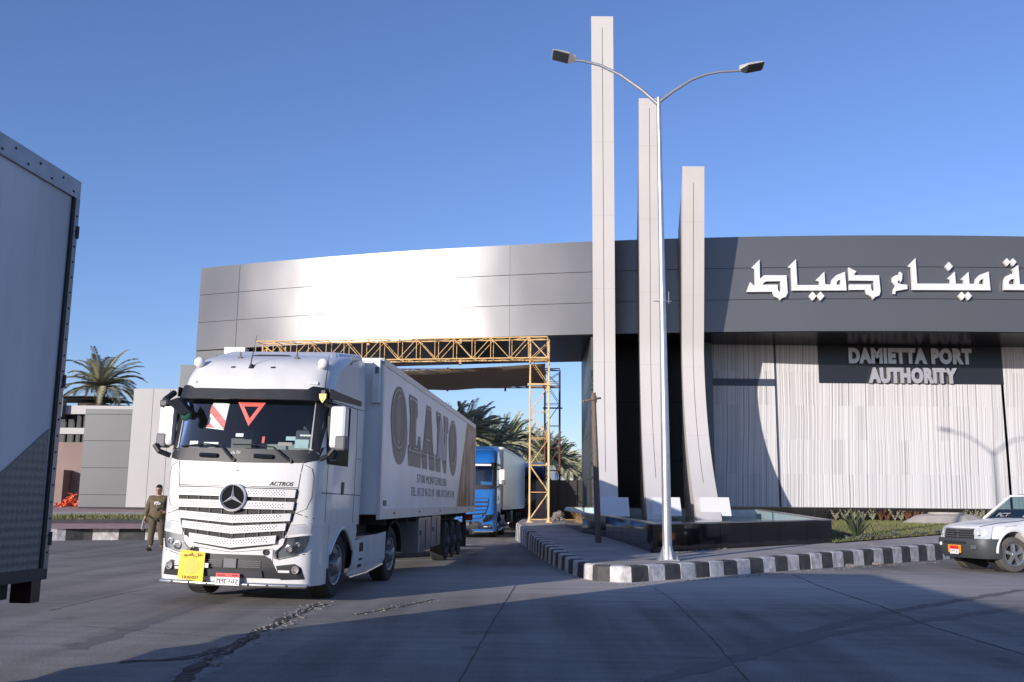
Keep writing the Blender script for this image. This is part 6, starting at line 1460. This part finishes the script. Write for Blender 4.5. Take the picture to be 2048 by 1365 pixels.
# head: loft of rings with brow, nose, chin
def head_mb():
    mb = MB(); zs_ = [-.125, -.115, -.095, -.065, -.03, 0, .03, .06, .09, .115, .128]; wx = [.025, .042, .054, .062, .068, .071, .073, .072, .064, .042, .008]; wy = [.03, .048, .066, .078, .085, .09, .093, .092, .082, .055, .01]
    n_ = 20; vs_ = []
    for z, a, b in zip(zs_, wx, wy):
        for k in range(n_):
            t = 2*math.pi*k/n_; x = math.cos(t)*a; y = math.sin(t)*b
            if math.sin(t) < -.85: 
                if -.05 < z < .01 and abs(x) < .02: y -= .022
                if .01 < z < .04: y += .004 if abs(x) > .012 else -.004
                if -.08 < z < -.05: y -= .006
            vs_.append((x, y, z))
    fs = [tuple(range(n_))[::-1], tuple(range((len(zs_)-1)*n_, len(zs_)*n_))]+[(i*n_+k, i*n_+(k+1) % n_, (i+1)*n_+(k+1) % n_, (i+1)*n_+k) for i in range(len(zs_)-1) for k in range(n_)]
    mb.add(vs_, fs); return mb
mb = head_mb()
for s in (-1, 1): mb.sphere((s*.073, .005, -.005), .022, 8, 6, (.4, .8, 1.2))
mb.tube([(0, .01, -.20), (0, .008, -.06)], .052, 12)
hd = mb.build('head', M['skin'], person, smooth=True); hd.scale = (1.12, 1.12, 1.12); hd.location = (0, -.02, 1.625); hd.rotation_euler = (R(8), 0, R(-6))
mb = MB()
for s in (-1, 1): mb.sphere((s*.028, -.083, .012), .009, 8, 6); mb.box(s*.028-.016, s*.028+.016, -.092, -.084, .030, .036)
mb.box(-.022, .022, -.086, -.078, -.069, -.064); mb.build('face_feature', M['hair'], hd)
mb = head_mb(); mb.v = [(x*1.06, y*1.06+.006, z*1.05+.006) for x, y, z in mb.v]
keep = []
mb2 = MB(); mb2.add(mb.v, [f for f in mb.f if (sum(mb.v[i][2] for i in f)/len(f) > .055 or (sum(mb.v[i][1] for i in f)/len(f) > .02 and sum(mb.v[i][2] for i in f)/len(f) > -.05))]); mb2.build('hair', M['hair'], hd, smooth=True)
# sweatshirt and trousers
Vs = [(0, 0, .80), (0, .0, 1.05), (0, .0, 1.22), (0, .01, 1.36), (0, .01, 1.46), (-.20, .01, 1.40), (-.275, .02, 1.14), (-.315, -.03, .90), (.19, .01, 1.40), (.285, .03, 1.14), (.255, -.17, 1.03), (.215, -.20, 1.05)]
Es = [(0, 1), (1, 2), (2, 3), (3, 4), (3, 5), (5, 6), (6, 7), (3, 8), (8, 9), (9, 10), (10, 11)]
sw = skin('sweatshirt', Vs, Es, [(.23, .18), (.245, .20), (.23, .18), (.19, .14), (.085, .08), .10, .08, .055, .10, .08, .062, .05], M['olive'], person)
Vt = [(0, 0, 1.02), (-.10, 0, .86), (-.13, -.01, .50), (-.145, .02, .13), (.10, 0, .86), (.135, -.02, .50), (.155, .02, .13)]
skin('trousers', Vt, [(0, 1), (1, 2), (2, 3), (0, 4), (4, 5), (5, 6)], [(.20, .16), .135, .10, .078, .135, .10, .078], M['olive2'], person)
for s, x in ((-1, -.15), (1, .165)):
    mb = MB(); mb.sphere((0, -.05, .045), .05, 12, 8, (.95, 2.5, .95)); mb.box(-.045, .045, -.17, .07, .0, .025); o = mb.build('shoe', mat('shoe_brown', (.07, .055, .035), .8), person, smooth=True); o.location = (x, 0, .0); o.rotation_euler = (0, 0, R(-22 if s < 0 else 16))
# hands with fingers
def hand(loc, rot, curl, side):
    vs_ = [(0, 0, 0), (0, 0, -.045), (0, 0, -.085)]; es = [(0, 1), (1, 2)]; rd_ = [(.03, .018), (.042, .016), (.042, .014)]
    for i, (x, L_) in enumerate(((-.03, .068), (-.010, .078), (.011, .072), (.030, .056))):
        b = len(vs_); a = curl; vs_.append((x, -.005, -.09)); z, y = -.09, -.005
        for j, (f_, an) in enumerate(((.45, a*.5), (.32, a*1.2), (.23, a*1.8))): y -= math.sin(an)*L_*f_; z -= math.cos(an)*L_*f_; vs_.append((x, y, z))
        es += [(2, b), (b, b+1), (b+1, b+2), (b+2, b+3)]; rd_ += [.0095, .009, .0085, .007]
    b = len(vs_); vs_ += [(side*.035, -.01, -.035), (side*.055, -.03, -.065), (side*.045, -.05, -.085)]; es += [(1, b), (b, b+1), (b+1, b+2)]; rd_ += [.012, .011, .009]
    o = skin('hand', vs_, es, rd_, M['skin'], person, sub=1); o.location = loc; o.rotation_euler = rot; return o
hand((-.325, -.045, .87), (R(-8), 0, R(70)), .5, 1); hand((.20, -.235, 1.06), (R(75), R(60), 0), .8, -1)
# print on the sweatshirt
mb = MB()
rr = random.Random(4)
for k in range(46):
    a = rr.uniform(0, 6.28); r_ = math.sqrt(rr.random()); x, z = math.cos(a)*.10*r_, 1.275+math.sin(a)*.05*r_; d_ = .185*1.0*math.sqrt(max(.1, 1-(x/.24)**2)); mb.box(x-.01, x+.01, -d_-.006, -d_+.01, z-.008, z+.006)
mb.build('sweatshirt_print', M['plate'], person)
mb = MB(); mb.hexa([(0, 0, 0), (.004, 0, 0), (.03, .19, -.04), (.026, .19, -.04)], [(-.03, -.03, -.27), (-.026, -.03, -.27), (.0, .16, -.31), (-.004, .16, -.31)]); mb.hexa([(.006, .0, .0), (.012, 0, 0), (.04, .17, -.02), (.036, .17, -.02)], [(-.02, -.03, -.25), (-.016, -.03, -.25), (.01, .15, -.28), (.006, .15, -.28)])
pa = mb.build('document_folder', M['paper']); pa.matrix_world = Matrix.Translation((pp.x, pp.y, 0)) @ Matrix.Rotation(R(8), 4, 'Z') @ Matrix.Scale(S_, 4) @ Matrix.Translation((-.35, -.10, .84)); tag(pa, 'white document folder held low in the standing man\'s hand', 'folder')
mb = MB(); mb.box(-.035, .035, -.006, .006, -.07, .07); ph_ = mb.build('mobile_phone', M['blackg'], bevel=.004); ph_.matrix_world = Matrix.Translation((pp.x, pp.y, 0)) @ Matrix.Rotation(R(8), 4, 'Z') @ Matrix.Scale(S_, 4) @ Matrix.Translation((.10, -.30, 1.12)) @ Matrix.Rotation(R(60), 4, 'Y'); tag(ph_, 'dark mobile phone held at the chest of the standing man', 'phone')
